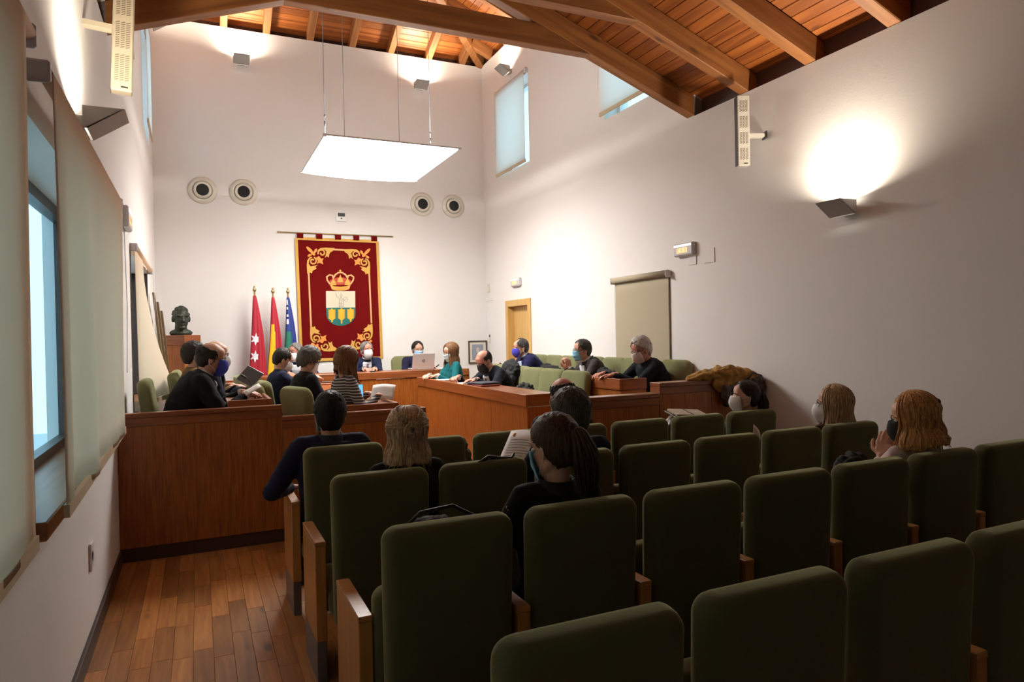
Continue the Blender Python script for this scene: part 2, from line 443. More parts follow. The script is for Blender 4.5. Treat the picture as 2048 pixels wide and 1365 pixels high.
# wall plate boards between the rafters, eave shade put into their colour
for nm, x0, x1, lab in (('trim_1', XR+.10, XR+.14, 'shade-toned board closing the right eave between rafters'), ('trim_2', XL-.14, XL-.10, 'shade-toned board closing the left eave between rafters')):
    struct(nm, MB().box(x0, x1, YF, 5.47, 3.66, 3.9), M_EAVESHADE, lab)
TRY = [5.42-.735*i for i in range(12)]
ords = ['at the edge of the tall hall', 'next after the hall edge truss', 'third from the hall edge', 'fourth from the hall edge', 'fifth from the hall edge', 'sixth from the hall edge', 'seventh from the hall edge', 'eighth from the hall edge', 'ninth from the hall edge', 'tenth from the hall edge', 'eleventh from the hall edge', 'twelfth from the hall edge']
rafR = MB(); hw = .055
# right rafter: local, x runs up the slope
LR = 2.66/math.cos(ang)
rafm = MB().cbox(-.12, LR, -hw, hw, 0, .19, .006).mesh('rafter'); rafm.materials.append(M_BEAM)
colm = MB().cbox(-1.48, 1.48, -hw+.004, hw-.004, 0, .20, .006).mesh('collar_beam'); colm.materials.append(M_BEAM)
for i, y in enumerate(TRY):
    t = thing('roof_truss', 'pine roof truss with collar beam, '+ords[i], 'roof truss', (XC, y+.055, 3.70), 0, 'pine roof trusses over the seating')
    for sgn in (1, -1):
        o = bpy.data.objects.new('rafter', rafm); C.objects.link(o); o.parent = t
        o.location = (sgn*2.5375, 0, .005)
        o.rotation_euler = (0, ang, pi) if sgn > 0 else (0, -ang, 0)
        # local +x must climb towards the ridge
        o.rotation_euler = (0, -ang, 0) if sgn < 0 else (0, -ang, pi)
    o = bpy.data.objects.new('collar_beam', colm); C.objects.link(o); o.parent = t; o.location = (0, 0, .43)

# ---- hip roof of the tall hall
HS = .42; ha = math.atan(HS)
ZB = ZT+.17          # board underside at the wall line
HX, HY = (XR-XL)/2, (YB-5.72)/2; YC = (YB+5.72)/2
R0 = HX              # run to the ridge
hip = empty('ceiling_hip'); hip['kind'] = 'structure'; hip['label'] = 'hipped board ceiling above the council benches'
up = MB()
e = .5; zt2 = ZB+.03
ridge = [(XC, YC-(HY-R0) if HY > R0 else YC, zt2+HS*R0), (XC, YC+(HY-R0) if HY > R0 else YC, zt2+HS*R0)]
cs = [(XL-e, 5.72-e), (XR+e, 5.72-e), (XR+e, YB+e), (XL-e, YB+e)]
zz = zt2-HS*e
vs = [(x, y, zz) for x, y in cs]+ridge+[(x, y, zz+.05) for x, y in cs]+[(a, b, c+.05) for a, b, c in ridge]
up.add(vs, [(0,1,4),(1,2,5,4),(2,3,5),(3,0,4,5),(6,7,10),(7,8,11,10),(8,9,11),(9,6,10,11),(0,1,7,6),(1,2,8,7),(2,3,9,8),(3,0,6,9)])
ob('roof_deck', up, M_PLANKX, hip)
um = MB().cbox(-.5, .5, -.055, .055, 0, .02, .003).mesh('plank'); um.materials.append(M_PLANKX)
def hip_planks(cx, cy, rz, half):
    k = 0
    while True:
        s = -.35+pw*(k+.5); d = s*math.cos(ha)
        if d > R0-.02: break
        ln = 2*(half-d)
        if ln > .05:
            o = bpy.data.objects.new('plank', um); C.objects.link(o); o.parent = hip
            M = Matrix.Translation((cx, cy, 0)) @ Matrix.Rotation(rz, 4, 'Z') @ Matrix.Translation((0, -d, ZB+HS*d)) @ Matrix.Rotation(-ha, 4, 'X') @ Matrix.Diagonal((ln, 1, 1, 1))
            o.matrix_world = M
        k += 1
hip_planks(XC, YB, 0, HX+.0)            # back slope
hip_planks(XR, YC, -pi/2, HY)           # right slope
hip_planks(XC, 5.72, pi, HX)            # front slope
hip_planks(XL, YC, pi/2, HY)            # left slope
rf = thing('hip_roof_frame', 'pine hip and jack rafters under the tall hall ceiling', 'roof frame', (0, 0, ZT))
def jack(cx, cy, rz, run):
    ln = run/math.cos(ha)
    mbj = MB().cbox(-.05, .05, -ln, .18, 0, .155, .004)
    o = ob('jack_rafter', mbj, M_BEAMY, rf)
    o.matrix_basis = Matrix.Translation((cx, cy, .0)) @ Matrix.Rotation(rz, 4, 'Z') @ Matrix.Rotation(-ha, 4, 'X')
for x in (-.18, .45, 1.05, 1.69, 2.34, 2.965, 3.61, 4.2):
    jack(x, YB, 0, min(R0, HX-abs(x-XC))-.02); jack(x, 5.72, pi, min(R0, HX-abs(x-XC))-.02)
for i in range(8):
    y = YB-.38-.64*i
    if y > 5.9:
        jack(XR, y, -pi/2, min(R0, HY-abs(y-YC))-.02); jack(XL, y, pi/2, min(R0, HY-abs(y-YC))-.02)
for x, y, sx, sy in ((XR, YB, -1, -1), (XL, YB, 1, -1), (XR, 5.72, -1, 1), (XL, 5.72, 1, 1)):
    a = Vector((x, y, -.03)); d = Vector((sx, sy, HS)); b = a+d*R0*.99; a = a-d*.05
    side = Vector((-sy, sx, 0)).normalized()*.06; upv = Vector((0, 0, .19))
    ob('hip_rafter', MB().loft([[p-side, p+side, p+side+upv, p-side+upv] for p in (a, b)]), M_BEAMY, rf)
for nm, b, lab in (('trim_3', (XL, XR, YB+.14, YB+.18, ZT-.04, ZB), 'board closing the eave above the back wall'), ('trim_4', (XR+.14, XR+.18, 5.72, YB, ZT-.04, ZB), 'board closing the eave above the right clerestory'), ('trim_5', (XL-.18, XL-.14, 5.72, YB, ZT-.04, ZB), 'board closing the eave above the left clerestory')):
    struct(nm, MB().box(*b), M_EAVESHADE, lab)  # hall eave boards also carry the shade in their colour

# ---- windows
def window(name, x, y0, y1, z0, z1, side, label, fr=.06, mull=1, m=None):
    """side -1: left wall, frame outside at x"""
    w = empty(name, (x, (y0+y1)/2, z0)); w['kind'] = 'structure'; w['label'] = label
    h = z1-z0; hy = (y1-y0)/2; m = m or M_FRAME
    ob('window_frame', MB().box(-.03, .03, -hy, -hy+fr, 0, h).box(-.03, .03, hy-fr, hy, 0, h).box(-.03, .03, -hy+fr, hy-fr, 0, fr).box(-.03, .03, -hy+fr, hy-fr, h-fr, h), m, w)
    n = mull+1; pw_ = (2*hy-2*fr)/n
    for i in range(n):
        a = -hy+fr+i*pw_
        p = ob('pane', MB().box(-.004, .004, a+.002, a+pw_-.002, fr, h-fr), M_GLASS, w)
        if i: ob('mullion', MB().box(-.028, .028, a-.025, a+.025, fr, h-fr), m, w)
    return w
for i, (a, b, c, d) in enumerate(W_LEFT):
    w_ = window('window_%d' % (i+1), XL-.24, a, b, c, d, -1, ['tall window nearest the camera behind its screen blind', 'tall dark framed window with a bright slit of daylight', 'tall window beside the bronze bust'][i])
    sl = ob('window_sill', MB().cbox(-.02, .285, -(b-a)/2-.02, (b-a)/2+.02, -.055, .012, .006), M_SILL, w_)
    ob('window_jamb', MB().box(-.03, .245, -(b-a)/2, -(b-a)/2+.022, 0, d-c), M_FRAME, w_); ob('window_jamb', MB().box(-.03, .245, (b-a)/2-.022, (b-a)/2, 0, d-c), M_FRAME, w_)
for i, (a, b, c, d) in enumerate(CLER):
    window('window_%d' % (4+i), XL-.22, a, b, c, d, -1, ['high clerestory window on the left by the back corner', 'high clerestory window on the left near the truss'][i], .05, 0, M_WHITEPL)
    window('window_%d' % (6+i), XR+.22, a, b, c, d, 1, ['high clerestory window on the right by the back corner', 'high clerestory window on the right near the truss'][i], .05, 0, M_WHITEPL)
# outer courtyard wall seen through the window slit
struct('wall_courtyard', MB().box(-4.2, -4.0, -6, 16, -.2, .95), M_WALL, 'white courtyard wall outside the left windows')
struct('floor_courtyard', MB().box(-9, XL-TH-.02, -6, 16, -.3, -.2), mat('paving', (.5, .5, .5), .8), 'pale paving outside the left windows')

# ---- door
dr = empty('door_1', (XR, (DOOR[0]+DOOR[1])/2, 0)); dr['kind'] = 'structure'; dr['label'] = 'pale maple door in a matching frame by the back corner'
hy = (DOOR[1]-DOOR[0])/2; hz = DOOR[3]
ob('door_frame', MB().cbox(-.02, .14, -hy, -hy+.10, 0, hz).cbox(-.02, .14, hy-.10, hy, 0, hz).cbox(-.02, .14, -hy+.10, hy-.10, hz-.10, hz), M_MAPLE, dr)
dl = ob('door_leaf', MB().cbox(.09, .13, -hy+.10, hy-.10, .005, hz-.10), M_MAPLE, dr)
hd = ob('door_handle', MB().tube([(.09, .28, 1.02), (.04, .28, 1.02), (.04, .16, 1.02)], .009), M_STEEL, dl, True)

# ---- benches and dividers
def divider(name, label, x0, x1, y0, y1, z, seams, cap=.035, endcap=None):
    t = thing(name, label, 'partition', ((x0+x1)/2, (y0+y1)/2, 0)); w = (x1-x0)/2; d = (y1-y0)/2
    n = seams
    for i in range(n):
        a = -w+2*w*i/n; b = -w+2*w*(i+1)/n
        ob('panel', MB().cbox(a+.0015, b-.0015, -d, -d+.02, .10, z-cap-.06, .002), M_CHERRY, t)
    ob('core', MB().box(-w+.003, w-.003, -d+.02, d, .10, z-cap), M_CHERRY, t)
    ob('top_rail', MB().cbox(-w, w, -d-.004, -d+.02, z-cap-.06, z-cap, .002), M_CHERRYX, t)
    ob('cap', MB().cbox(-w, w, -d-.008, d+.004, z-cap, z, .004), M_CHERRYX, t)
    ob('plinth', MB().box(-w, w, -d+.012, d-.005, 0, .10), M_PLINTH, t)
    return t
divider('partition', 'tall cherry wood partition between window wall and left stand', XL+.001, .575, 5.48, 5.54, 1.05, 1)
divider('partition', 'lower cherry wood partition behind the navy suited spectator', .577, 1.72, 5.48, 5.54, .96, 1)
divider('partition', 'lower cherry wood partition in front of the right benches', 2.62, 3.448, 4.60, 4.72, 1.045, 1)
divider('partition', 'tall cherry wood partition with coat on top, against right wall', 3.45, XR-.001, 4.60, 4.73, 1.128, 2)

def desk(name, label, xf, xb, y0, y1, z, zf, npan, side):
    """bench with front panel at xf, writing top between xf and xb"""
    t = thing(name, label, 'bench desk', (xf, (y0+y1)/2, zf)); h = z-zf; hy = (y1-y0)/2; d = xb-xf; s = 1 if d > 0 else -1; D = abs(d)
    def bx(a, b, *r): return (min(s*a, s*b), max(s*a, s*b), *r)
    for i in range(npan):
        a = -hy+2*hy*i/npan; b = -hy+2*hy*(i+1)/npan
        ob('front_panel', MB().cbox(*bx(.012, .03), a+.0015, b-.0015, .05, h-.115, .002), M_CHERRY, t)
    ob('top_rail', MB().cbox(*bx(0, .03), -hy, hy, h-.11, h, .004), M_CHERRYH, t)
    ob('end_panel', MB().cbox(*bx(.03, D), -hy+.012, -hy+.03, .05, h-.115, .002), M_CHERRY, t)
    ob('end_rail', MB().cbox(*bx(.03, D), -hy, -hy+.03, h-.11, h, .004), M_CHERRYX, t)
    ob('end_panel', MB().cbox(*bx(.03, D), hy-.03, hy-.012, .05, h, .002), M_CHERRY, t)
    ob('worktop', MB().cbox(*bx(.03, D), -hy+.03, hy-.03, h-.05, h-.02, .003), M_CHERRYH, t)
    ob('plinth', MB().box(*bx(.04, .06), -hy+.03, hy-.03, 0, .06), M_PLINTH, t)
    return t
desk('council_bench', 'cherry bench facing the hall, used by the woman in teal', 2.66, 3.08, 5.50, 8.85, 1.01, .16, 4, 1)
desk('council_bench', 'cherry bench by the right wall under the beige roller blind', 3.70, 4.02, 5.56, 8.85, 1.10, .26, 4, 1)
desk('council_bench', 'cherry bench on the left used by the woman in striped top', 1.53, 1.08, 5.62, 8.6, 1.0, .16, 4, -1)
desk('council_bench', 'cherry bench by the window wall used by the man with blue mask', .52, .2, 5.64, 8.5, 1.09, .26, 4, -1)
# head bench, parallel to the back wall
t = thing('head_bench', 'long cherry head bench below the tapestry', 'bench desk', (2.1, 9.2, .25)); h = .83; hx = 1.45
for i in range(5):
    a = -hx+2*hx*i/5; b = -hx+2*hx*(i+1)/5
    ob('front_panel', MB().cbox(a+.0015, b-.0015, .012, .03, .05, h-.10, .002), M_CHERRY, t)
ob('top_rail', MB().cbox(-hx, hx, 0, .03, h-.095, h, .004), M_CHERRYX, t)
ob('worktop', MB().cbox(-hx, hx, .03, .55, h-.04, h-.005, .003), M_CHERRYX, t)
for sx in (-1, 1): ob('end_panel', MB().cbox(sx*hx-.015, sx*hx+.015, .03, .5, .05, h-.04, .002), M_CHERRY, t)
ob('plinth', MB().box(-hx+.03, hx-.03, .04, .06, 0, .06), M_PLINTH, t)

# ================================================================== LAMPS AND FIXTURES
# wedge-shaped wall uplights; local: wall at y=0, lamp reaches to -y, x along the wall
M_BULB = mat('lamp_tube', (1, 1, 1), .5, emit=((1, .93, .8), 18))
def sconce(label, loc, rz, k=1.0):
    t = thing('wall_uplight', label, 'wall lamp', loc, rz, 'wedge wall uplights')
    w = .112; th = .004
    def prof(y): return y
    # profile in (y,z): back-top (-.10? no) wall side, open top
    yb, yo, zt, zb = -.06, -.235, .105, 0
    # slanted front sheet
    mb = MB()
    mb.loft([[(x, yo, zt), (x, yb-.02, zb), (x, yb-.02+.005, zb+.004), (x, yo+.008, zt)] for x in (-w, w)])
    ob('front_plate', mb, M_SCONCE, t)
    for sx in (-1, 1):
        x0 = sx*w; x1 = sx*(w-.004)
        ob('side_plate', MB().loft([[(x, yo+.004, zt), (x, yb-.02, zb), (x, yb, zb), (x, yb, zt)] for x in (x0, x1)]), M_SCONCE, t)
    ob('back_plate', MB().box(-w+.004, w-.004, yb-.006, yb, 0, zt-.03), M_SCONCE, t)
    ob('mount', MB().cbox(-.055, .055, yb, 0, .012, .075, .003), M_SCONCE, t)
    ob('lamp_tube', MB().tube([(-.085, -.115, .062), (.085, -.115, .062)], .012, 10), M_BULB, t, True)
    ld = bpy.data.lights.new('uplight', 'AREA'); ld.shape = 'RECTANGLE'; ld.size = .19; ld.size_y = .09
    ld.energy = SCONCE_W*k; ld.color = SCONCE_COL; ld.spread = math.radians(165)
    lo = bpy.data.objects.new('uplight', ld); C.objects.link(lo); lo.parent = t
    lo.location = (0, -.125, .085); lo.rotation_euler = (pi+math.radians(14), 0, 0)
    return t
sconce('grey wedge uplight glowing on the right wall above the seats', (XR, 3.66, 2.405), -pi/2, 1.15)
sconce('grey wedge uplight on left wall below the left column speaker', (XL, 3.84, 2.56), pi/2, 1.0)
sconce('small wedge uplight high on the back wall, left one', (.68, YB, 5.63), 0, .85)
sconce('small wedge uplight high on the back wall, right one', (3.43, YB, 5.63), 0, .85)
sconce('small wedge uplight high on right wall above clerestory blind', (XR, 9.72, 5.63), -pi/2, .75)
sconce('small wedge uplight high on left wall beside the clerestory slit', (XL, 10.12, 5.68), pi/2, .75)

# hanging fabric light panel
t = thing('hanging_light_panel', 'glowing white fabric light panel hung on four wires', 'ceiling lamp', (2.02, 8.22, 3.70))
lx, ly = .755, .865
M_FAB = mat('glowing_diffuser', (.9, .9, .9), .7, emit=((1, .965, .91), PANEL_EMIT))
def sag(u, v):
    x = (u*2-1); y = (v*2-1)
    return Vector((x*(lx-.012), y*(ly-.012), -.012-.075*(1-x*x)*(1-abs(y)**3*.6)))
ob('diffuser', MB().sheet(sag, 16, 16, .003), M_FAB, t, True)
fr = MB()
for sx in (-1, 1): fr.cbox(sx*lx-.008, sx*lx+.008, -ly-.008, ly+.008, -.006, .010, .002)
for sy in (-1, 1): fr.cbox(-lx+.008, lx-.008, sy*ly-.008, sy*ly+.008, -.006, .010, .002)
ob('panel_frame', fr, mat('brushed_aluminium', (.55, .55, .56), .35, metal=.8), t)
ob('reflector', MB().box(-lx+.06, lx-.06, -ly+.20, ly-.03, .046, .051), M_WHITEPL, t)
M_TUBE = mat('fluorescent_tube', (1, 1, 1), .5, emit=((1, .965, .9), 170))
for i in range(3):
    x = -.45+.45*i
    ob('fluorescent_tube', MB().tube([(x, -.5, .022), (x, .65, .022)], .012, 10), M_TUBE, t, True)
for sx in (-1, 1):
    for sy in (-1, 1):
        ob('corner_clip', MB().cbox(sx*lx-.022, sx*lx+.022, sy*ly-.022, sy*ly+.022, -.014, .014, .004), M_WHITEPL, t)
        ob('post', MB().tube([(sx*.60, .09+sy*.60, -.02), (sx*.60, .09+sy*.60, .048)], .006, 6), M_STEEL, t)
for wx, wy in ((-.745, -.82), (-.36, .08), (.40, .38), (.49, -.62)):
    zt = 6.25+HS*min(2.53-abs(wx+2.02-XC), 2.59-abs(wy+8.22-YC))-3.60
    wi = ob('suspension_wire', MB().tube([(wx, wy, .005), (wx, wy, zt)], .0035, 6), M_STEEL, t, True)
    ob('wire_gripper', MB().tube([(wx, wy, .10), (wx, wy, .16)], .008, 8), M_STEEL, wi, True)
    ob('wire_gripper', MB().tube([(wx, wy, .20), (wx, wy, .23)], .008, 8), M_STEEL, wi, True)

# column speakers with slotted grille
M_SPK = mat('speaker_cream_dimmed', (.30, .26, .185), .5); M_SLOT = mat('speaker_slot', (.14, .115, .075), .7)  # cream lowered: the dimmer light on the left speaker is in its colour
def speaker(label, loc, rz, L, tilt, armdir, M_SPK=M_SPK):
    t = thing('column_speaker', label, 'speaker', loc, rz, 'column speakers')
    T = Matrix.Rotation(tilt, 4, 'X')
    hw_, d = .052, .075
    bo = ob('cabinet', MB().cbox(-hw_, hw_, -d/2, d/2, 0, L, .006, T), M_SPK, t)
    ob('back_edge', MB().cbox(-hw_-.0015, -hw_, -d/2+.01, d/2+.004, .004, L-.004, .001, T), M_BLACK, t)
    n = 4; g = (L-.06)/n
    for i in range(n):
        z0 = .04+g*i+.012; gm = MB()
        for r in range(int((g-.03)/.0125)):
            for c in range(3):
                x = -.036+c*.025; z = z0+r*.0125
                gm.add([T @ Vector(p) for p in ((x, -d/2-.0012, z), (x+.020, -d/2-.0012, z+.008), (x+.020, -d/2-.0012, z+.0135), (x, -d/2-.0012, z+.0055))], [(0,1,2,3)])
        go = ob('grille', gm, M_SLOT, t); go['kind'] = 'stuff'
    ob('name_badge', MB().box(-.004, .03, -d/2-.002, -d/2, .016, .024, T), M_DARKMETAL, t)
    ob('wall_bracket', MB().box(*(sorted((armdir*.05, armdir*.20))), -.012, .05, L*.42, L*.42+.028), M_SPK, t)
    ob('bracket_plate', MB().box(*(sorted((armdir*.196, armdir*.206))), -.03, .07, L*.42-.015, L*.42+.045), M_DARKMETAL, t)
    return t
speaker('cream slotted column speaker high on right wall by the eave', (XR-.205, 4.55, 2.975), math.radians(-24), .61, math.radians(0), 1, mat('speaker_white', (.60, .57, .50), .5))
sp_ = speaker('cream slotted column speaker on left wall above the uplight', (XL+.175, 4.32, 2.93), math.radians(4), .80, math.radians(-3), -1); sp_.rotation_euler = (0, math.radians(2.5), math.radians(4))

# nozzle vents on the back wall
M_DUCT = mat('vent_duct_black', (.01, .01, .01), .8)
for i, (x, z, lab) in enumerate(((.114, 3.749, 'leftmost'), (.671, 3.76, 'second from the left'), (3.434, 3.75, 'second from the right'), (3.98, 3.75, 'rightmost'))):
    t = thing('jet_vent', 'round cream jet vent high on the back wall, '+lab, 'air vent', (x, YB, z), 0, 'round jet vents')
    ob('collar', MB().lathe([(.198, 0), (.196, .018), (.15, .03), (.135, .03), (.13, .012)], 36, 'y'), M_CREAMPL, t, True)
    ob('nozzle', MB().lathe([(.128, .010), (.122, .05), (.10, .062), (.088, .05)], 36, 'y', (0, 0, 0)), M_CREAMPL, t, True)
    ob('duct', MB().lathe([(.086, .048), (.086, .051), (.001, .052)], 30, 'y'), M_DUCT, t)
# gas/air detector
t = thing('wall_sensor', 'small white sensor box with dark window above the tapestry', 'sensor', (2.10, YB, 3.47))
ob('housing', MB().cbox(-.085, .085, -.035, 0, -.075, .075, .006), M_WHITEPL, t)
ob('dark_window', MB().box(-.055, .055, -.037, -.034, .0, .055), M_BLACK, t)
ob('button', MB().lathe([(.012, .034), (.012, .039), (.001, .040)], 12, 'y', (0, 0, -.03)), M_BLACK, t)

# emergency lights
M_AMBER = mat('amber_glow', (.9, .6, .3), .5, emit=((1, .55, .2), .7)); M_STRIP = mat('tube_glow', (1, 1, 1), .5, emit=((1, 1, 1), 1.0))
M_LIGHTGREY = mat('light_grey_plastic', (.55, .53, .54), .4)
def emergency(label, loc, rz, w, h):
    t = thing('emergency_light', label, 'emergency light', loc, rz, 'emergency lights')
    ob('housing', MB().cbox(-w, w, -.055, 0, -h, h, .012), M_LIGHTGREY, t)
    ob('lens', MB().cbox(-w*.62, w*.5, -.058, -.054, -h*.55, h*.25, .002), M_AMBER, t)
    for i in range(3): ob('lens_rib', MB().box(-w*.5+w*.4*i-.003, -w*.5+w*.4*i+.003, -.060, -.057, -h*.4, h*.15), M_LIGHTGREY, t)
    ob('strip', MB().cbox(-w*.9, w*.9, -.059, -.054, h*.45, h*.75, .002), M_STRIP, t)
emergency('pale emergency light with amber lens above the roller blind', (XR, 5.57, 2.385), -pi/2, .15, .065)
emergency('pale emergency light with amber lens above the maple door', (XR, 9.62, 2.37), -pi/2, .15, .065)
emergency('pale emergency light with amber lens on the left wall', (XL, 6.3, 2.55), pi/2, .17, .085)
def plate(name, label, cat, loc, rz, w, h, d=.012, m=None, extra=None):
    t = thing(name, label, cat, loc, rz)
    ob('plate', MB().cbox(-w, w, -d, 0, -h, h, .003), m or M_WHITEPL, t)
    if extra: extra(t)
    return t
plate('blank_cover', 'square white cover plate right of the emergency light', 'cover plate', (XR, 5.23, 2.285), -pi/2, .075, .07, .008, M_WALL)
plate('blank_cover', 'white cover plate just below the emergency light', 'cover plate', (XR, 5.48, 2.29), -pi/2, .06, .07, .008, M_WALL)
plate('wall_switch', 'cream wall switch with dark rocker beside the framed print', 'switch', (XR, 10.75, 1.50), -pi/2, .03, .075, .014, M_CREAMPL, lambda t: ob('rocker', MB().box(-.018, .018, -.018, -.014, .02, .06), M_BLACK, t))
plate('thermostat', 'small cream thermostat near the back right corner', 'thermostat', (XR, 10.77, 2.36), -pi/2, .04, .07, .02, M_CREAMPL, lambda t: ob('dial', MB().lathe([(.02, .02), (.018, .026), (.001, .027)], 14, 'y', (0, 0, -.02)), M_WHITEPL, t))
plate('wall_socket', 'white wall socket low on the left wall', 'socket', (XL, 4.08, .46), pi/2, .045, .07, .012, M_WHITEPL, lambda t: ob('socket_face', MB().lathe([(.026, .012), (.026, .006), (.001, .006)], 16, 'y'), M_LIGHTGREY, t))
tag(ob('cable_trunking', MB().cbox(XR-.012, XR, 10.55, YB, 2.14, 2.155, .002).cbox(XR-.012, XR, YB-.02, YB-.008, 2.14, 2.36, .002), M_WALL), 'thin white cable trunking in the back right corner', 'trunking')

# ---- roller blinds
def roller(label, y0, y1, zt, zb, x, side, fab, wave=.012, fn=None, barm=None, group='roller blinds', rt=.024, trim=.02, front=1, ch=1):
    t = thing('roller_blind', label, 'roller blind', (x, (y0+y1)/2, zt), 0, group); hy = (y1-y0)/2; L = zt-zb
    ob('roller_tube', MB().tube([(0, -hy, 0), (0, hy, 0)], rt, 14), fab, t, True)
    for s in (-1, 1):
        ob('bracket', MB().cbox(-.05 if side < 0 else -rt, rt if side < 0 else .042, s*hy-.012, s*hy+.012, -.045, .03, .008), M_LIGHTGREY, t)
    xo = rt*(-side)*front
    def f(u, v):
        if fn: return fn(u, v)
        return Vector((xo+wave*math.sin(u*23+1)*math.sin(v*pi*.5)*(.4+.6*math.sin(u*7)), -hy+.02+u*(2*hy-.02-trim), -v*L))
    ob('fabric', MB().sheet(f, 60, 12, .0015), fab, t, True)
    a = f(0, 1); b = f(1, 1)
    ob('bottom_bar', MB().prism([(-.009, -.022), (.009, -.022), (.009, .022), (-.009, .022)], a, b, (1, 0, 0), (0, 0, 1)), barm or M_BAR, t)
    ob('pull_chain', MB().tube([(xo, ch*(hy+.004), 0), (xo+.01, ch*(hy+.006), -L*.45), (xo, ch*(hy+.004), -L*.75)], .0022, 5), M_LIGHTGREY, t)
    return t
roller('cream screen blind at the left picture edge', -.15, 2.50, 2.50, .98, XL+.075, -1, M_BLIND, trim=.15, ch=-1)
roller('wide cream screen blind rippling down to the wooden sill', 2.72, 5.14, 2.47, .98, XL+.075, -1, M_BLIND, .028)
def askew(u, v):
    return Vector((.0+.27*u*u*v*v+.012*v, -1.18+u*(.95+.35*v), -v*1.40))
roller('cream screen blind hanging askew beside the empty left chair', 6.86, 9.14, 2.40, 1.0, XL+.04, -1, M_BLIND, 0, askew)
roller('beige roller blind drawn down on the lower right wall', 5.83, 6.88, 2.17, .30, XR-.042, 1, M_BLINDR, .001, rt=.034, trim=.012, front=-.75)
roller('pale backlit blind over the right clerestory by the corner', 9.13, 10.26, 5.50, 4.15, XR-.03, 1, M_BLINDC, .002)
roller('pale backlit blind over the right clerestory behind the truss', 6.0, 7.10, 5.50, 4.20, XR-.03, 1, M_BLINDC, .002)
roller('pale backlit blind over the left clerestory by the corner', 9.0, 9.95, 5.50, 4.15, XL+.03, -1, M_BLINDC, .002)
roller('pale backlit blind over the left clerestory behind the truss', 6.02, 7.10, 5.50, 4.15, XL+.03, -1, M_BLINDC, .002)

# ---- tapestry
TX0, TZ1, TW, THt = 1.408, 3.10, 1.255, 1.88
tp = thing('heraldic_tapestry', 'crimson velvet tapestry with gold scrolls, crown and shield', 'tapestry', (TX0, YB-.012, TZ1))
def cv(x, y, h=0):
    u = (x-228-.031*(y-180))/745; v = (y-175-.02*(x-228))/1110
    return Vector((u*TW+.035*v, -.018-h-fold(u, v), -v*THt))
def fold(u, v): return .010*math.sin(u*9+1)*v*v+.006*math.sin(u*17)*v
ob('cloth', MB().sheet(lambda u, v: Vector((u*TW+.035*v, -.012-fold(u, v), -v*THt)), 40, 30, .008), M_CRIMSON, tp, True)
bd = MB()
def ribbon(pts, w, h, mb):
    pts = [Vector((p[0], p[1])) for p in pts]; L_, R_ = [], []
    ws = w if isinstance(w, (list, tuple)) else [w]*len(pts)
    for i, p in enumerate(pts):
        d = pts[min(i+1, len(pts)-1)]-pts[max(i-1, 0)]; d.normalize(); n = Vector((-d.y, d.x))*ws[i]/2
        L_.append(p+n); R_.append(p-n)
    vs = [cv(p.x, p.y, 0) for p in L_]+[cv(p.x, p.y, 0) for p in R_]+[cv(p.x, p.y, h) for p in L_]+[cv(p.x, p.y, h) for p in R_]
    n = len(pts); fs = []
    for i in range(n-1):
        fs += [(2*n+i, 2*n+i+1, 3*n+i+1, 3*n+i), (i, i+1, 2*n+i+1, 2*n+i), (n+i, 3*n+i, 3*n+i+1, n+i+1)]
    fs += [(0, 2*n, 3*n, n), (n-1, 2*n-1, 4*n-1, 3*n-1)]
    mb.add(vs, fs)
def seg(a, b, n): return [(a[0]+(b[0]-a[0])*i/n, a[1]+(b[1]-a[1])*i/n) for i in range(n+1)]
cw = [(228, 176), (973, 191), (1007, 1298), (262, 1283)]
for a, b in ((0, 1), (1, 2), (2, 3), (3, 0)):
    m_ = MB(); ribbon(seg(cw[a], cw[b], 30), 26, .006, m_); ob('gold_border', m_, M_GOLD, tp)
for i in range(5):
    x = 262+i*170
    ob('hanging_tab', MB().sheet(lambda u, v, x=x: Vector((cv(x-28+56*u, 175+.02*(x-228)).x, -.016-.018*math.sin(v*pi), .085*(1-v*1.12)+.004)), 3, 6, .006), M_CRIMSON, tp)
def plates(name, polys, m, h, parent=tp):
    mb = MB()
    for p in polys: mb.plate(p, h, lambda u, v, hh: cv(u, v, hh))
    return ob(name, mb, m, parent)
def oval(cx, cy, a, b, rot=0, n=16):
    c, s = math.cos(rot), math.sin(rot)
    return [(cx+a*math.cos(2*pi*i/n)*c-b*math.sin(2*pi*i/n)*s, cy+a*math.cos(2*pi*i/n)*s+b*math.sin(2*pi*i/n)*c) for i in range(n)]
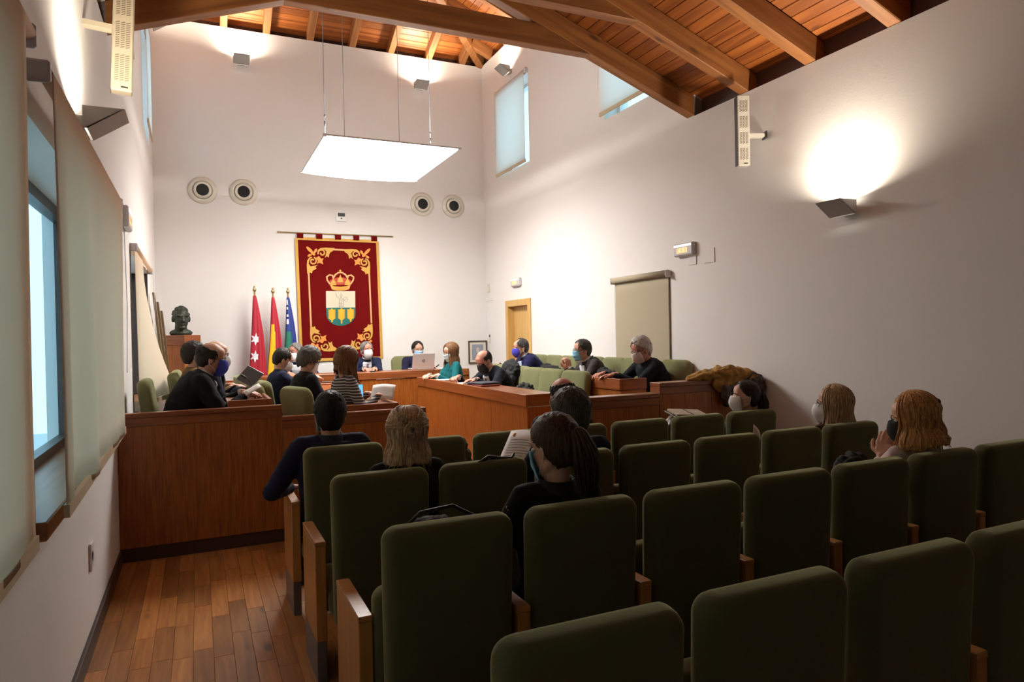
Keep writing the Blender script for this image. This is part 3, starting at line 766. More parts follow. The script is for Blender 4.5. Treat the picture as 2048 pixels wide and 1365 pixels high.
def corner(fx, fy):
    """fx,fy map canonical top-left coordinates (0..) to canvas"""
    def P(l): return [(fx(x), fy(y)) for x, y in l]
    co = empty('corner_scroll'); co.parent = tp
    g = MB()
    def rb(pts, w):
        ribbon(P(pts), w, .004, g)
    def spiral(cx, cy, r0, r1, a0, a1, n=22): return [(cx+(r0+(r1-r0)*i/n)*math.cos(a0+(a1-a0)*i/n), cy+(r0+(r1-r0)*i/n)*math.sin(a0+(a1-a0)*i/n)) for i in range(n+1)]
    rb(spiral(135, 48, 36, 10, pi*.9, pi*3.1), 13); rb(spiral(52, 122, 36, 10, -pi*.4, pi*1.8), 13)
    rb([(98, 45), (105, 25), (125, 10), (170, 6), (250, 8)], [10, 14, 16, 16, 14]); rb([(45, 88), (25, 96), (10, 120), (6, 165), (8, 235)], [10, 14, 16, 16, 14])
    pl = lambda l: g.plate(P(l), .004, lambda u, v, hh: cv(u, v, hh))
    pl([(150, 8), (250, 4), (232, 30), (210, 42), (200, 62), (196, 90), (180, 76), (160, 92), (170, 60), (176, 34)])
    pl([(8, 140), (4, 240), (28, 226), (42, 236), (50, 212), (86, 190), (74, 176), (98, 158), (66, 164), (34, 172)])
    o1 = MB(); q = lambda l: o1.plate(P(l), .005, lambda u, v, hh: cv(u, v, hh))
    q(oval(25, 20, 40, 14, pi/4)); q(oval(78, 28, 22, 11, -pi/3)); q(oval(24, 70, 20, 11, -pi/6)); q(oval(55, 52, 24, 14, pi/4))
    q([(82, 92), (108, 76), (128, 100), (150, 96), (138, 122), (146, 152), (116, 138), (88, 146), (100, 122)])
    a_ = ob('scrollwork', g, M_GOLD, tp); b_ = ob('palmette', o1, M_ORANGE, tp)
    bpy.data.objects.remove(co)
corner(lambda x: 320+x, lambda y: 258+y); corner(lambda x: 900-x, lambda y: 268+y)
corner(lambda x: 342+x, lambda y: 1212-y); corner(lambda x: 918-x, lambda y: 1208-y)
for a, b in (((334, 490), (350, 975)), ((892, 500), (908, 965)), ((560, 272), (670, 276)), ((585, 1202), (690, 1200))):
    m_ = MB(); ribbon(seg(a, b, 10), 15, .004, m_); ob('frame_bar', m_, M_PEACH, tp)
M_CRED = mat('crown_red', (.45, .06, .03), .8); M_CREAM = mat('shield_cream', (.62, .54, .40), .85); M_TEAL = mat('shield_green', (.012, .13, .115), .85); M_WHEAT = mat('wheat_yellow', (.75, .38, .02), .8); M_GREYTH = mat('grey_thread', (.30, .29, .27), .9)
cr = plates('crown', [[(520, 560), (545, 545), (600, 530), (640, 530), (695, 545), (720, 560), (712, 600), (528, 600)]], M_CRED, .003)
plates('crown_band', [[(522, 592), (560, 612), (620, 618), (680, 612), (718, 592), (702, 640), (660, 652), (620, 655), (580, 652), (542, 640)]], M_GOLD, .006, cr)
plates('crown_band', [oval(620, 636, 62, 13)], M_ORANGE, .008, cr)
for cx, cy in ((556, 575), (620, 548), (686, 575)):
    plates('crown_leaf', [[(cx-26, cy+28), (cx-22, cy-2), (cx-10, cy-16), (cx, cy-44), (cx+10, cy-16), (cx+22, cy-2), (cx+26, cy+28)]], M_GOLD, .007, cr)
for pts in ([(524, 592), (500, 555), (496, 525), (520, 508), (548, 512), (556, 540)], [(560, 530), (575, 505), (600, 488), (620, 484), (642, 488), (668, 505), (684, 530)], [(716, 592), (740, 555), (744, 528), (722, 510), (694, 514), (686, 540)]):
    m_ = MB(); ribbon(pts, 14, .008, m_); ob('crown_arch', m_, M_PEACH, cr)
plates('crown_cross', [[(616, 458), (624, 458), (624, 466), (632, 466), (632, 472), (624, 472), (624, 486), (616, 486), (616, 472), (608, 472), (608, 466), (616, 466)]], M_GOLD, .008, cr)
sh = plates('shield', [[(488, 656), (757, 660), (757, 813), (488, 811)]], M_CREAM, .004)
plates('shield_base', [[(488, 811), (757, 813)]+[(624+135*math.cos(a), 868+112*math.sin(a)) for a in [pi*i/16 for i in range(17)]]], M_TEAL, .004, sh)
for cx in (540, 628, 712):
    p = [(cx-6, 960 if cx == 628 else 945), (cx+6, 960 if cx == 628 else 945), (cx+7, 925)]
    for i in range(9): y = 918-i*11; p += [(cx+20, y), (cx+38, y-14)] if i < 8 else [(cx+14, y)]
    p += [(cx, 815)]
    for i in range(8, -1, -1): y = 918-i*11; p += [(cx-38, y-14), (cx-20, y)] if i < 8 else [(cx-14, y)]
    p += [(cx-7, 925)]
    plates('wheat_ear', [p], M_WHEAT, .006, sh)
m_ = MB()
for pts in ([(612, 808), (606, 770), (612, 735), (600, 715), (584, 705)], [(640, 808), (648, 770), (642, 735), (656, 742), (676, 728)], [(612, 735), (625, 722), (642, 735)], [(600, 800), (652, 800)], [(606, 770), (648, 770)], [(625, 722), (616, 698), (624, 680), (634, 698), (625, 722)], oval(668, 735, 18, 20)+[(686, 735)], [(584, 705), (578, 670)], [(625, 735), (626, 800)]):
    ribbon(pts, 5, .006, m_)
ob('embroidered_figure', m_, M_GREYTH, sh)
tr = thing('tapestry_rod', 'thin brass rod carrying the crimson tapestry', 'curtain rod', (2.03, YB-.03, 3.187))
ob('rod', MB().tube([(-.875, 0, 0), (.875, 0, .003)], .009, 8), mat('brass', (.45, .33, .14), .35, metal=.9), tr, True)
for s in (-1, 1):
    ob('finial', MB().ell((s*.88, 0, 0), (.018, .014, .014)), MATS['brass'], tr, True)
    ob('rod_bracket', MB().tube([(s*.60, 0, 0), (s*.60, .03, 0)], .007, 6), MATS['brass'], tr)

# ---- flags
M_POLE = mat('flag_pole', (.30, .17, .06), .35)
def flag(label, x, y, colfn, mats, wtop, wbot, zt, zb, lean, extra=None):
    t = thing('draped_flag', label, 'flag', (x, y, .0)); 
    ob('pole', MB().tube([(0, 0, .02), (lean, 0, zt+.06)], .013, 8), M_POLE, t, True)
    ob('finial', MB().lathe([(.008, zt+.05), (.026, zt+.075), (.026, zt+.09), (.01, zt+.115), (.018, zt+.125), (.002, zt+.15)], 10, 'z', (lean, 0, 0)), MATS['brass'], t, True)
    ob('base', MB().lathe([(.14, 0), (.14, .02), (.03, .045), (.02, .12)], 20), M_DARKMETAL, t, True)
    mb = MB(); nu, nv = 36, 40
    def fn(u, v):
        a = 2*pi*u; w = wtop+(wbot-wtop)*v**.8
        r = 1+.16*math.sin(a*5+v*2)*min(1, v*3)+.07*math.sin(a*9)
        cx = lean*(1-v*.9)+.012*math.sin(v*5)
        return Vector((cx+w*r*math.cos(a), .72*w*r*math.sin(a), zt-(zt-zb)*v))
    mb.grid(fn, nu, nv)
    for j in range(nv):
        for i in range(nu): mb.mi[j*nu+i] = colfn((i+.5)/nu, (j+.5)/nv)
    ob('cloth', mb, mats, t, True)
    if extra: extra(t, fn)
    return t
M_FRED = mat('flag_red', (.42, .012, .03), .6, sheen=.2); M_FYEL = mat('flag_yellow', (.85, .48, .01), .6, sheen=.2); M_FBLU = mat('flag_blue', (.015, .035, .22), .6, sheen=.2); M_FGRN = mat('flag_green', (.01, .16, .10), .6, sheen=.2); M_FWHT = mat('flag_white', (.75, .74, .76), .7)
def stars(t, fn):
    for v, u in ((.43, .70), (.60, .69)):
        c = fn(u, v)*1.0; c.y -= .012; mb = MB(); r = .075
        pts = [(r*(1 if k % 2 == 0 else .45)*math.sin(pi*k/6+.1), r*(1 if k % 2 == 0 else .45)*math.cos(pi*k/6+.1)*1.25) for k in range(12)]
        mb.plate(pts, .004, lambda a, b, h: Vector((c.x+a, c.y-h-abs(a)*-.3, c.z+b))); ob('star', mb, M_FWHT, t)
flag('deep red flag with two white stars draped on its pole', .80, YB-.3, lambda u, v: 0, [M_FRED], .02, .135, 2.20, .72, -.03, stars)
def spain(u, v):
    a = (u*360) % 360
    edge = 1-v*1.0
    if v > .72 and v-.72 > abs(a-255)/400+.08: return 0
    if v < .27: return 0
    return 1 if 195 < a < 262+60*max(0, v-.30) else 0
def crest(t, fn):
    c = fn(.76, .60); mb = MB(); mb.plate(oval(0, 0, .04, .06), .004, lambda a, b, h: Vector((c.x+a, c.y-.01-h, c.z+b))); ob('crest', mb, mat('crest_ochre', (.55, .22, .04), .7), t)
flag('red and yellow flag with ochre crest draped on its pole', 1.045, YB-.28, spain, [M_FRED, M_FYEL], .018, .125, 2.18, .72, -.02, crest)
def third(u, v):
    a = (u*360) % 360
    if v < .30 and 190 < a < 250: return 2 if int(v*30) % 2 else 0
    if v > .34 and a < 285 and a > 170: return 1
    return 0
flag('blue and green flag with white checks draped beside tapestry', 1.27, YB-.26, third, [M_FBLU, M_FGRN, M_FWHT], .018, .125, 2.18, .72, -.03)

# ---- bust on its pedestal
t = thing('pedestal', 'square wooden pedestal carrying the bronze bust', 'pedestal', (-.19, 10.45, 0), math.radians(-38))
ob('shaft', MB().cbox(-.155, .155, -.155, .155, .06, 1.50, .003), M_CHERRY, t)
ob('cap', MB().cbox(-.165, .165, -.165, .165, 1.50, 1.64, .004), M_CHERRYX, t)
ob('plinth', MB().box(-.15, .15, -.15, .15, 0, .06), M_PLINTH, t)
M_BRONZE = mat('patina_bronze', (.045, .055, .04), .5, metal=.55, bump=(35, .9), var=(14, .5))
b = MB()
b.ell((0, -.005, .255), (.105, .125, .135)); b.ell((0, -.05, .19), (.082, .09, .11)); b.ell((0, -.11, .10), (.035, .03, .03))
b.capsule((0, -.125, .25), (0, -.15, .19), .016, .024); b.ell((.105, .0, .22), (.016, .03, .045)); b.ell((-.105, .0, .22), (.016, .03, .045))
b.capsule((0, .02, .02), (0, .01, .16), .085, .075); b.ell((0, .02, .03), (.15, .10, .06)); b.ell((-.05, -.115, .265), (.045, .02, .016)); b.ell((.05, -.115, .265), (.045, .02, .016)); b.ell((0, -.125, .145), (.035, .02, .012))
for i in range(60):
    a = random.uniform(0, 2*pi); ph = random.uniform(.0, 1.5)
    b.ell((.103*math.sin(ph)*math.cos(a), .005+.122*math.sin(ph)*math.sin(a), .262+.13*math.cos(ph)), (.02, .02, .016), 8, 5)
bu = thing('bronze_bust', 'dark green bronze bust of a head with curly hair', 'bust', (-.20, 10.43, 1.64), math.radians(12))
ob('head', remesh(b, .008, 2), M_BRONZE, bu, True)

# ---- framed print leaning on the back wall ledge
t = thing('framed_print', 'small framed print in the back right corner', 'picture frame', (4.37, YB, 1.27))
fm = MB(); 
for b_ in ((-.17, .17, -.03, 0, .175, .195), (-.17, .17, -.03, 0, -.195, -.175), (-.17, -.152, -.03, 0, -.175, .175), (.152, .17, -.03, 0, -.175, .175)): fm.cbox(*b_, .003)
ob('frame', fm, mat('dark_frame', (.06, .04, .025), .4), t)
ob('mount_card', MB().box(-.152, .152, -.012, -.004, -.175, .175), mat('ivory_card', (.68, .63, .54), .8), t)
ob('print', MB().box(-.105, .105, -.015, -.011, -.135, .13), mat('grey_blue_print', (.27, .30, .37), .7, var=(18, .25)), t)
ob('print_figure', MB().plate(oval(0, .03, .03, .05, 0, 12), .002, lambda a, b, h: Vector((a, -.0155-h, b))), mat('pale_print', (.5, .46, .42), .8), t)

# ---- tall frames leaning against the window wall near the bust
for i, (y, lab) in enumerate(((9.35, 'nearest'), (9.62, 'middle'), (9.90, 'farthest'))):
    t = thing('leaning_frame', 'tall thin gilt frame leaning by the bust, '+lab+' of three', 'picture frame', (XL+.24+.02*i, y, 0)); t.rotation_euler = (0, math.radians(-5), 0)
    z1 = 2.16-.10*i
    m_ = MB().cbox(-.012, .012, -.07, -.05, 0, z1, .003).cbox(-.012, .012, .05, .07, 0, z1, .003).cbox(-.012, .012, -.05, .05, z1-.03, z1, .003).cbox(-.012, .012, -.05, .05, 0, .03, .003)
    ob('frame', m_, mat('gilt_frame', (.16, .10, .045), .4, metal=.3), t); ob('backing', MB().box(-.008, -.003, -.05, .05, .03, z1-.03), M_FRAME, t)

# ================================================================== SEATS
def slab(mb, w, z0, z1, th, rc, re, T=None, bulge=0, n=6):
    """upholstered slab: front outline in xz with rounded corners, thickness along y (0..th), rounded edges"""
    def outline(ins):
        pts = []; r = max(rc-ins, .004); ww = w/2-ins; a0 = z0+ins; a1 = z1-ins
        for cx, cz, st in ((ww-r, a1-r, 0), (-ww+r, a1-r, pi/2), (-ww+r, a0+r, pi), (ww-r, a0+r, 1.5*pi)):
            for i in range(n+1):
                a = st+pi/2*i/n; pts.append((cx+r*math.cos(a), cz+r*math.sin(a)))
        return pts
    prof = []
    for i in range(5): a = pi/2*i/4; prof.append((re*(1-math.sin(a)), re*(1-math.cos(a))))   # (inset,y)
    lay = [(p[0], p[1]) for p in prof]+[(p[0], th-p[1]) for p in reversed(prof)]
    rings = []
    for ins, y in lay:
        rings.append([Vector((x, y, z)) for x, z in outline(ins)])
    rings = [[Vector((0, rings[0][0].y-bulge, (z0+z1)/2))+(p-Vector((0, p.y, (z0+z1)/2)))*.5+Vector((0, 0, 0)) for p in rings[0]]]+rings+[[Vector((0, rings[-1][0].y+bulge, (z0+z1)/2))+(p-Vector((0, p.y, (z0+z1)/2)))*.5 for p in rings[-1]]]
    if T: rings = [[T @ p for p in r] for r in rings]
    return mb.loft(rings)
SP = .496                    # seat pitch
back_me = slab(MB(), .448, .27, .955, .095, .05, .034, Matrix.Translation((0, -.005, 0)) @ Matrix.Rotation(math.radians(3), 4, 'X') @ Matrix.Translation((0, .045, 0)), .004).mesh('backrest')
for v in back_me.vertices:
    f_ = max(0, min(1, 1-(v.co.y+.03)/.11)); k_ = max(0, min(1, (.70-v.co.z)/.12))
    v.co.x *= (1-.075*f_)*(1-.05*k_)
up_me = slab(MB(), .44, .30, .72, .10, .05, .035, Matrix.Translation((0, .15, 0)), .004).mesh('cushion')
down_me = slab(MB(), .44, -.22, .24, .11, .05, .035, Matrix.Translation((0, .36, .42)) @ Matrix.Rotation(pi/2, 4, 'X') @ Matrix.Rotation(pi, 4, 'Z') , .004).mesh('cushion')
arm_me = MB().cbox(-.0235, .0235, .18, .565, .19, .62, .003).mesh('arm_panel')
armc_me = MB().cbox(-.0245, .0245, .178, .567, .62, .64, .003).mesh('arm_cap')
foot_me = MB().cbox(-.022, .022, .19, .555, 0, .19, .003).mesh('metal_base')
ia_me = MB().cbox(-.0225, .0225, .012, .565, .19, .62, .003).mesh('arm_panel'); ia_me.materials.append(M_BEECH)
iac_me = MB().cbox(-.0235, .0235, .010, .567, .62, .64, .003).mesh('arm_cap'); iac_me.materials.append(M_BEECH)
hinge_me = MB().tube([(-.226, .19, .34), (.226, .19, .34)], .016, 10).mesh('hinge_bar')
for me, m_ in ((back_me, M_VELVET), (up_me, M_VELVET), (down_me, M_VELVET), (arm_me, M_BEECH), (armc_me, M_BEECH), (foot_me, M_STEEL), (hinge_me, M_DARKMETAL)):
    me.materials.append(m_)
for me in (back_me, up_me, down_me, hinge_me): me.polygons.foreach_set('use_smooth', [True]*len(me.polygons))
ROWY = [1.165, 2.045, 2.95, 3.79]      # rear face of each row (row nearest the camera first)
rown = ['the row nearest the camera', 'the second row from the camera', 'the third row from the camera', 'the front row by the benches']
coln = ['first', 'second', 'third', 'fourth', 'fifth', 'sixth', 'seventh']
X0 = .478
def seat_x(c): return X0+SP*(c+.5)
occupied = {(3, 0), (3, 3), (3, 6), (2, 0), (2, 2), (2, 6), (1, 1), (1, 5)}
def link(n, me, p):
    o = bpy.data.objects.new(n, me); C.objects.link(o); o.parent = p; return o
for r in range(4):
    for c in range(7):
        t = thing('auditorium_seat', 'green velvet auditorium seat, '+coln[c]+' from the aisle in '+rown[r], 'seat', (seat_x(c), ROWY[r], 0), 0, 'green auditorium seats')
        link('backrest', back_me, t); link('cushion', down_me if (r, c) in occupied else up_me, t); link('hinge_bar', hinge_me, t)
        for k in ([-1, 1] if c == 6 else [-1]):
            inner = c > 0 and k < 0; a = link('arm_panel', ia_me if inner else arm_me, t); a.location = (k*SP/2, 0, 0); b = link('arm_cap', iac_me if inner else armc_me, a); b = link('metal_base', foot_me, a)

# council chairs
cb_me = slab(MB(), .47, .40, 1.0, .10, .09, .04, Matrix.Translation((0, -.02, 0)) @ Matrix.Rotation(math.radians(8), 4, 'X') @ Matrix.Translation((0, .02, 0)), .006).mesh('backrest')
cs_me = slab(MB(), .46, -.23, .23, .11, .08, .04, Matrix.Translation((0, .25, .41)) @ Matrix.Rotation(pi/2, 4, 'X') @ Matrix.Rotation(pi, 4, 'Z'), .004).mesh('seat_cushion')
post_me = MB().tube([(0, .22, .06), (0, .22, .37)], .028, 12).mesh('post')
leg_me = MB().cbox(-.02, .02, 0, .27, .01, .05, .006).mesh('leg')
for me, m_ in ((cb_me, M_VELVET2), (cs_me, M_VELVET2), (post_me, M_DARKMETAL), (leg_me, M_DARKMETAL)): me.materials.append(m_)
for me in (cb_me, cs_me, post_me): me.polygons.foreach_set('use_smooth', [True]*len(me.polygons))
def council_chair(label, x, y, z, rz):
    t = thing('council_chair', label, 'chair', (x, y, z), math.radians(rz), 'green council chairs')
    link('backrest', cb_me, t); link('seat_cushion', cs_me, t); link('post', post_me, t)
    for k in range(4):
        l = link('leg', leg_me, t); l.location = (0, .22, 0); l.rotation_euler = (0, 0, pi/4+k*pi/2)
E = .26; I = .16
council_chair('green chair seen side on by the left blind', -.30, 6.12, E, -90)
council_chair('green chair between the man in black coat and the pedestal', -.13, 7.2, E, -90)
council_chair('green chair behind another, lowest below the bust pedestal', -.12, 7.72, E, -90)
council_chair('large green chair turned from the desk beside the striped woman', .80, 5.86, I, -72)
council_chair('green chair behind the grey haired person in black', .64, 6.95, I, -84)
council_chair('narrow green chair just left of the large turned chair', .52, 6.50, I, -80)
council_chair('green chair behind the masked man in navy reading', .57, 7.62, I, -84)
council_chair('green chair left of the masked man in navy, partly hidden', .50, 8.15, I, -86)
council_chair('green chair behind the woman in teal', 3.64, 8.72, I, 92)
council_chair('pale green chair between the teal woman and the bald man', 3.62, 8.22, I, 92)
council_chair('green chair under the bald man with black mask', 3.60, 7.74, I, 92)
council_chair('empty green chair right of the bald man, left of a pair', 3.56, 7.26, I, 94)
council_chair('empty green chair right of the bald man, right of a pair', 3.56, 6.80, I, 94)
council_chair('green chair just above the bald head in the front row', 3.56, 6.28, I, 96)
council_chair('green chair behind the man in navy by the door', 4.41, 8.80, E, 90)
council_chair('empty green chair left of the clasped hands, farther of two', 4.41, 8.34, E, 90)
council_chair('empty green chair left of the clasped hands, nearer of two', 4.41, 7.90, E, 90)
council_chair('green chair behind the man with clasped hands', 4.41, 7.30, E, 90)
council_chair('empty green chair in front of the beige blind, farther one', 4.41, 6.84, E, 90)
council_chair('empty green chair in front of the beige blind, nearer one', 4.41, 6.42, E, 90)
council_chair('green chair at the right end behind the man in dark jacket', 4.41, 5.70, E, 90)
council_chair('green chair behind the young man with the laptop', 3.00, 10.50, .25, 180)
council_chair('green chair behind the man with purple tie', 2.25, 10.55, .25, 180)
council_chair('green chair behind the grey haired man at the head bench end', 1.25, 10.5, .25, 180)

# ================================================================== PEOPLE
def hair_mat(k):
    cols = {'black': (.008, .007, .007), 'dark': (.018, .012, .009), 'brown': (.050, .026, .014), 'lbrown': (.16, .075, .028), 'blonde': (.33, .20, .09), 'ash': (.40, .28, .16), 'redblonde': (.52, .27, .10), 'grey': (.16, .15, .14), 'mgrey': (.095, .088, .080), 'dgrey': (.055, .050, .045), 'white': (.42, .39, .36)}
    n = 'hair_'+k
    if n in MATS: return MATS[n]
    m = bpy.data.materials.new(n); m.use_nodes = True; MATS[n] = m; nt = m.node_tree; b = nt.nodes['Principled BSDF']; L = nt.links.new
    tc = nt.nodes.new('ShaderNodeTexCoord'); mp = nt.nodes.new('ShaderNodeMapping'); mp.inputs['Scale'].default_value = (150, 150, 14); L(tc.outputs['Object'], mp.inputs[0])
    nz = nt.nodes.new('ShaderNodeTexNoise'); nz.inputs['Scale'].default_value = 1; nz.inputs['Detail'].default_value = 3; L(mp.outputs[0], nz.inputs['Vector'])
    cr_ = nt.nodes.new('ShaderNodeValToRGB'); c = cols[k]
    cr_.color_ramp.elements[0].position = .32; cr_.color_ramp.elements[0].color = (*[x*.45 for x in c], 1); cr_.color_ramp.elements[1].position = .7; cr_.color_ramp.elements[1].color = (*[min(1, x*1.5) for x in c], 1)
    L(nz.outputs['Fac'], cr_.inputs[0]); L(cr_.outputs[0], b.inputs['Base Color'])
    bp = nt.nodes.new('ShaderNodeBump'); bp.inputs['Strength'].default_value = .5; bp.inputs['Distance'].default_value = .004; L(nz.outputs['Fac'], bp.inputs['Height']); L(bp.outputs[0], b.inputs['Normal'])
    b.inputs['Roughness'].default_value = .55; b.inputs['Specular IOR Level'].default_value = .3
    return m
def cloth_mat(name, col, rough=.85): return mat('cloth_'+name, col, rough, sheen=.12, bump=(14, .35), var=(9, .12), spec=.2)
HC, HR = Vector((0, -.012, .030)), (.077, .097, .092)       # cranium
def head_mesh(s=1.0, jaw=1.0):
    h = MB()
    h.ell(HC, HR, 20, 14)
    h.ell((0, .022, -.035), (.060*jaw, .072, .078), 18, 12); h.ell((0, .048, -.085), (.036*jaw, .036, .030)); h.ell((0, .040, -.062), (.050*jaw, .045, .040))
    for sx in (-1, 1):
        h.ell((sx*.036, .058, -.022), (.020, .020, .022)); h.ell((sx*.030, .074, .024), (.026, .011, .009))
        h.ell((sx*.078, -.006, -.012), (.009, .020, .032)); h.ell((sx*.081, -.012, -.002), (.008, .016, .022))
        h.capsule((sx*.046, -.01, -.055), (sx*.034, .05, -.088), .020, .016)
    h.capsule((0, .084, .012), (0, .103, -.026), .009, .0135, 10); h.ell((.010, .096, -.030), (.009, .010, .008)); h.ell((-.010, .096, -.030), (.009, .010, .008))
    h.ell((0, .086, -.052), (.022, .010, .007)); h.ell((0, .084, -.063), (.019, .010, .008))
    h.ell((0, .050, .048), (.060, .040, .050))
    return h
def rotmat(yaw, pitch, roll=0):
    return Matrix.Rotation(yaw, 3, 'Z') @ Matrix.Rotation(pitch, 3, 'X') @ Matrix.Rotation(roll, 3, 'Y')
def hand_mb(mb, wrist, d, n, side, curl=.5, spread=.12, s=1.0, thumb=.6):
    """d direction of the hand, n palm normal (towards the palm side)"""
    d = Vector(d).normalized(); n = Vector(n); n = (n-d*n.dot(d)).normalized(); l = d.cross(n)*side   # l points to the thumb side
    W = Vector(wrist)
    mb.capsule(W-d*.03, W+d*.012, .024*s, .025*s, 10)
    for k, (lat, ln, fl) in enumerate(((.030, .088, .074), (.010, .094, .082), (-.011, .090, .076), (-.031, .082, .060))):
        b = W+d*ln*s+l*lat*s
        mb.capsule(W+d*.018*s+l*lat*.55*s, b, .015*s, .0125*s, 8)
        p = b; ang = curl*.55; r = .0098*s
        for q, fr in enumerate((.45, .31, .24)):
            dd = (d*math.cos(ang)+n*math.sin(ang)+l*lat*spread*6).normalized(); e = p+dd*fl*fr*s
            mb.capsule(p, e, r, r*.88, 8); p = e; r *= .88; ang += curl*.75
    p = W+d*.022*s+l*.022*s; dd = (d*.55+l*.75+n*.25*thumb).normalized()
    mb.capsule(W+d*.02*s+l*.01*s, p+dd*.038*s, .016*s, .0135*s, 8); p = p+dd*.038*s
    dd = (d*.85+l*.35+n*.35*thumb).normalized(); mb.capsule(p, p+dd*.028*s, .012*s, .0105*s, 8); p = p+dd*.028*s
    dd = (d*.9+n*.4*thumb).normalized(); mb.capsule(p, p+dd*.022*s, .0105*s, .009*s, 8)

def spine_frames(hip, lean, s, sway=0):
    """centre, half-width, half-depth, tangent for stations up the trunk"""
    pts = []; p = Vector(hip); st = 14; L = .560*s; prev = 0
    out = []
    for i in range(st+1):
        t = i/st; a = lean*(.45+.95*t)
        if i:
            p = p+Vector((sway*t, math.sin(a), math.cos(a))).normalized()*(L/st)
        out.append((p.copy(), a))
    return out
def interp(tab, t):
    for i in range(len(tab)-1):
        if tab[i][0] <= t <= tab[i+1][0]:
            k = (t-tab[i][0])/(tab[i+1][0]-tab[i][0]); k = k*k*(3-2*k)
            return [a+(b-a)*k for a, b in zip(tab[i][1:], tab[i+1][1:])]
    return list(tab[-1][1:])
def ik(a, b, l1, l2, hint):
    a = Vector(a); b = Vector(b); d = b-a; D = d.length
    if D > (l1+l2)*.995: b = a+d*((l1+l2)*.995/D); d = b-a; D = d.length
    if D < abs(l1-l2)+.02: D = abs(l1-l2)+.02
    x = (D*D+l1*l1-l2*l2)/(2*D); h = math.sqrt(max(0, l1*l1-x*x)); u = d.normalized(); hv = Vector(hint); hv = (hv-u*hv.dot(u)).normalized()
    return a+u*x+hv*h, b

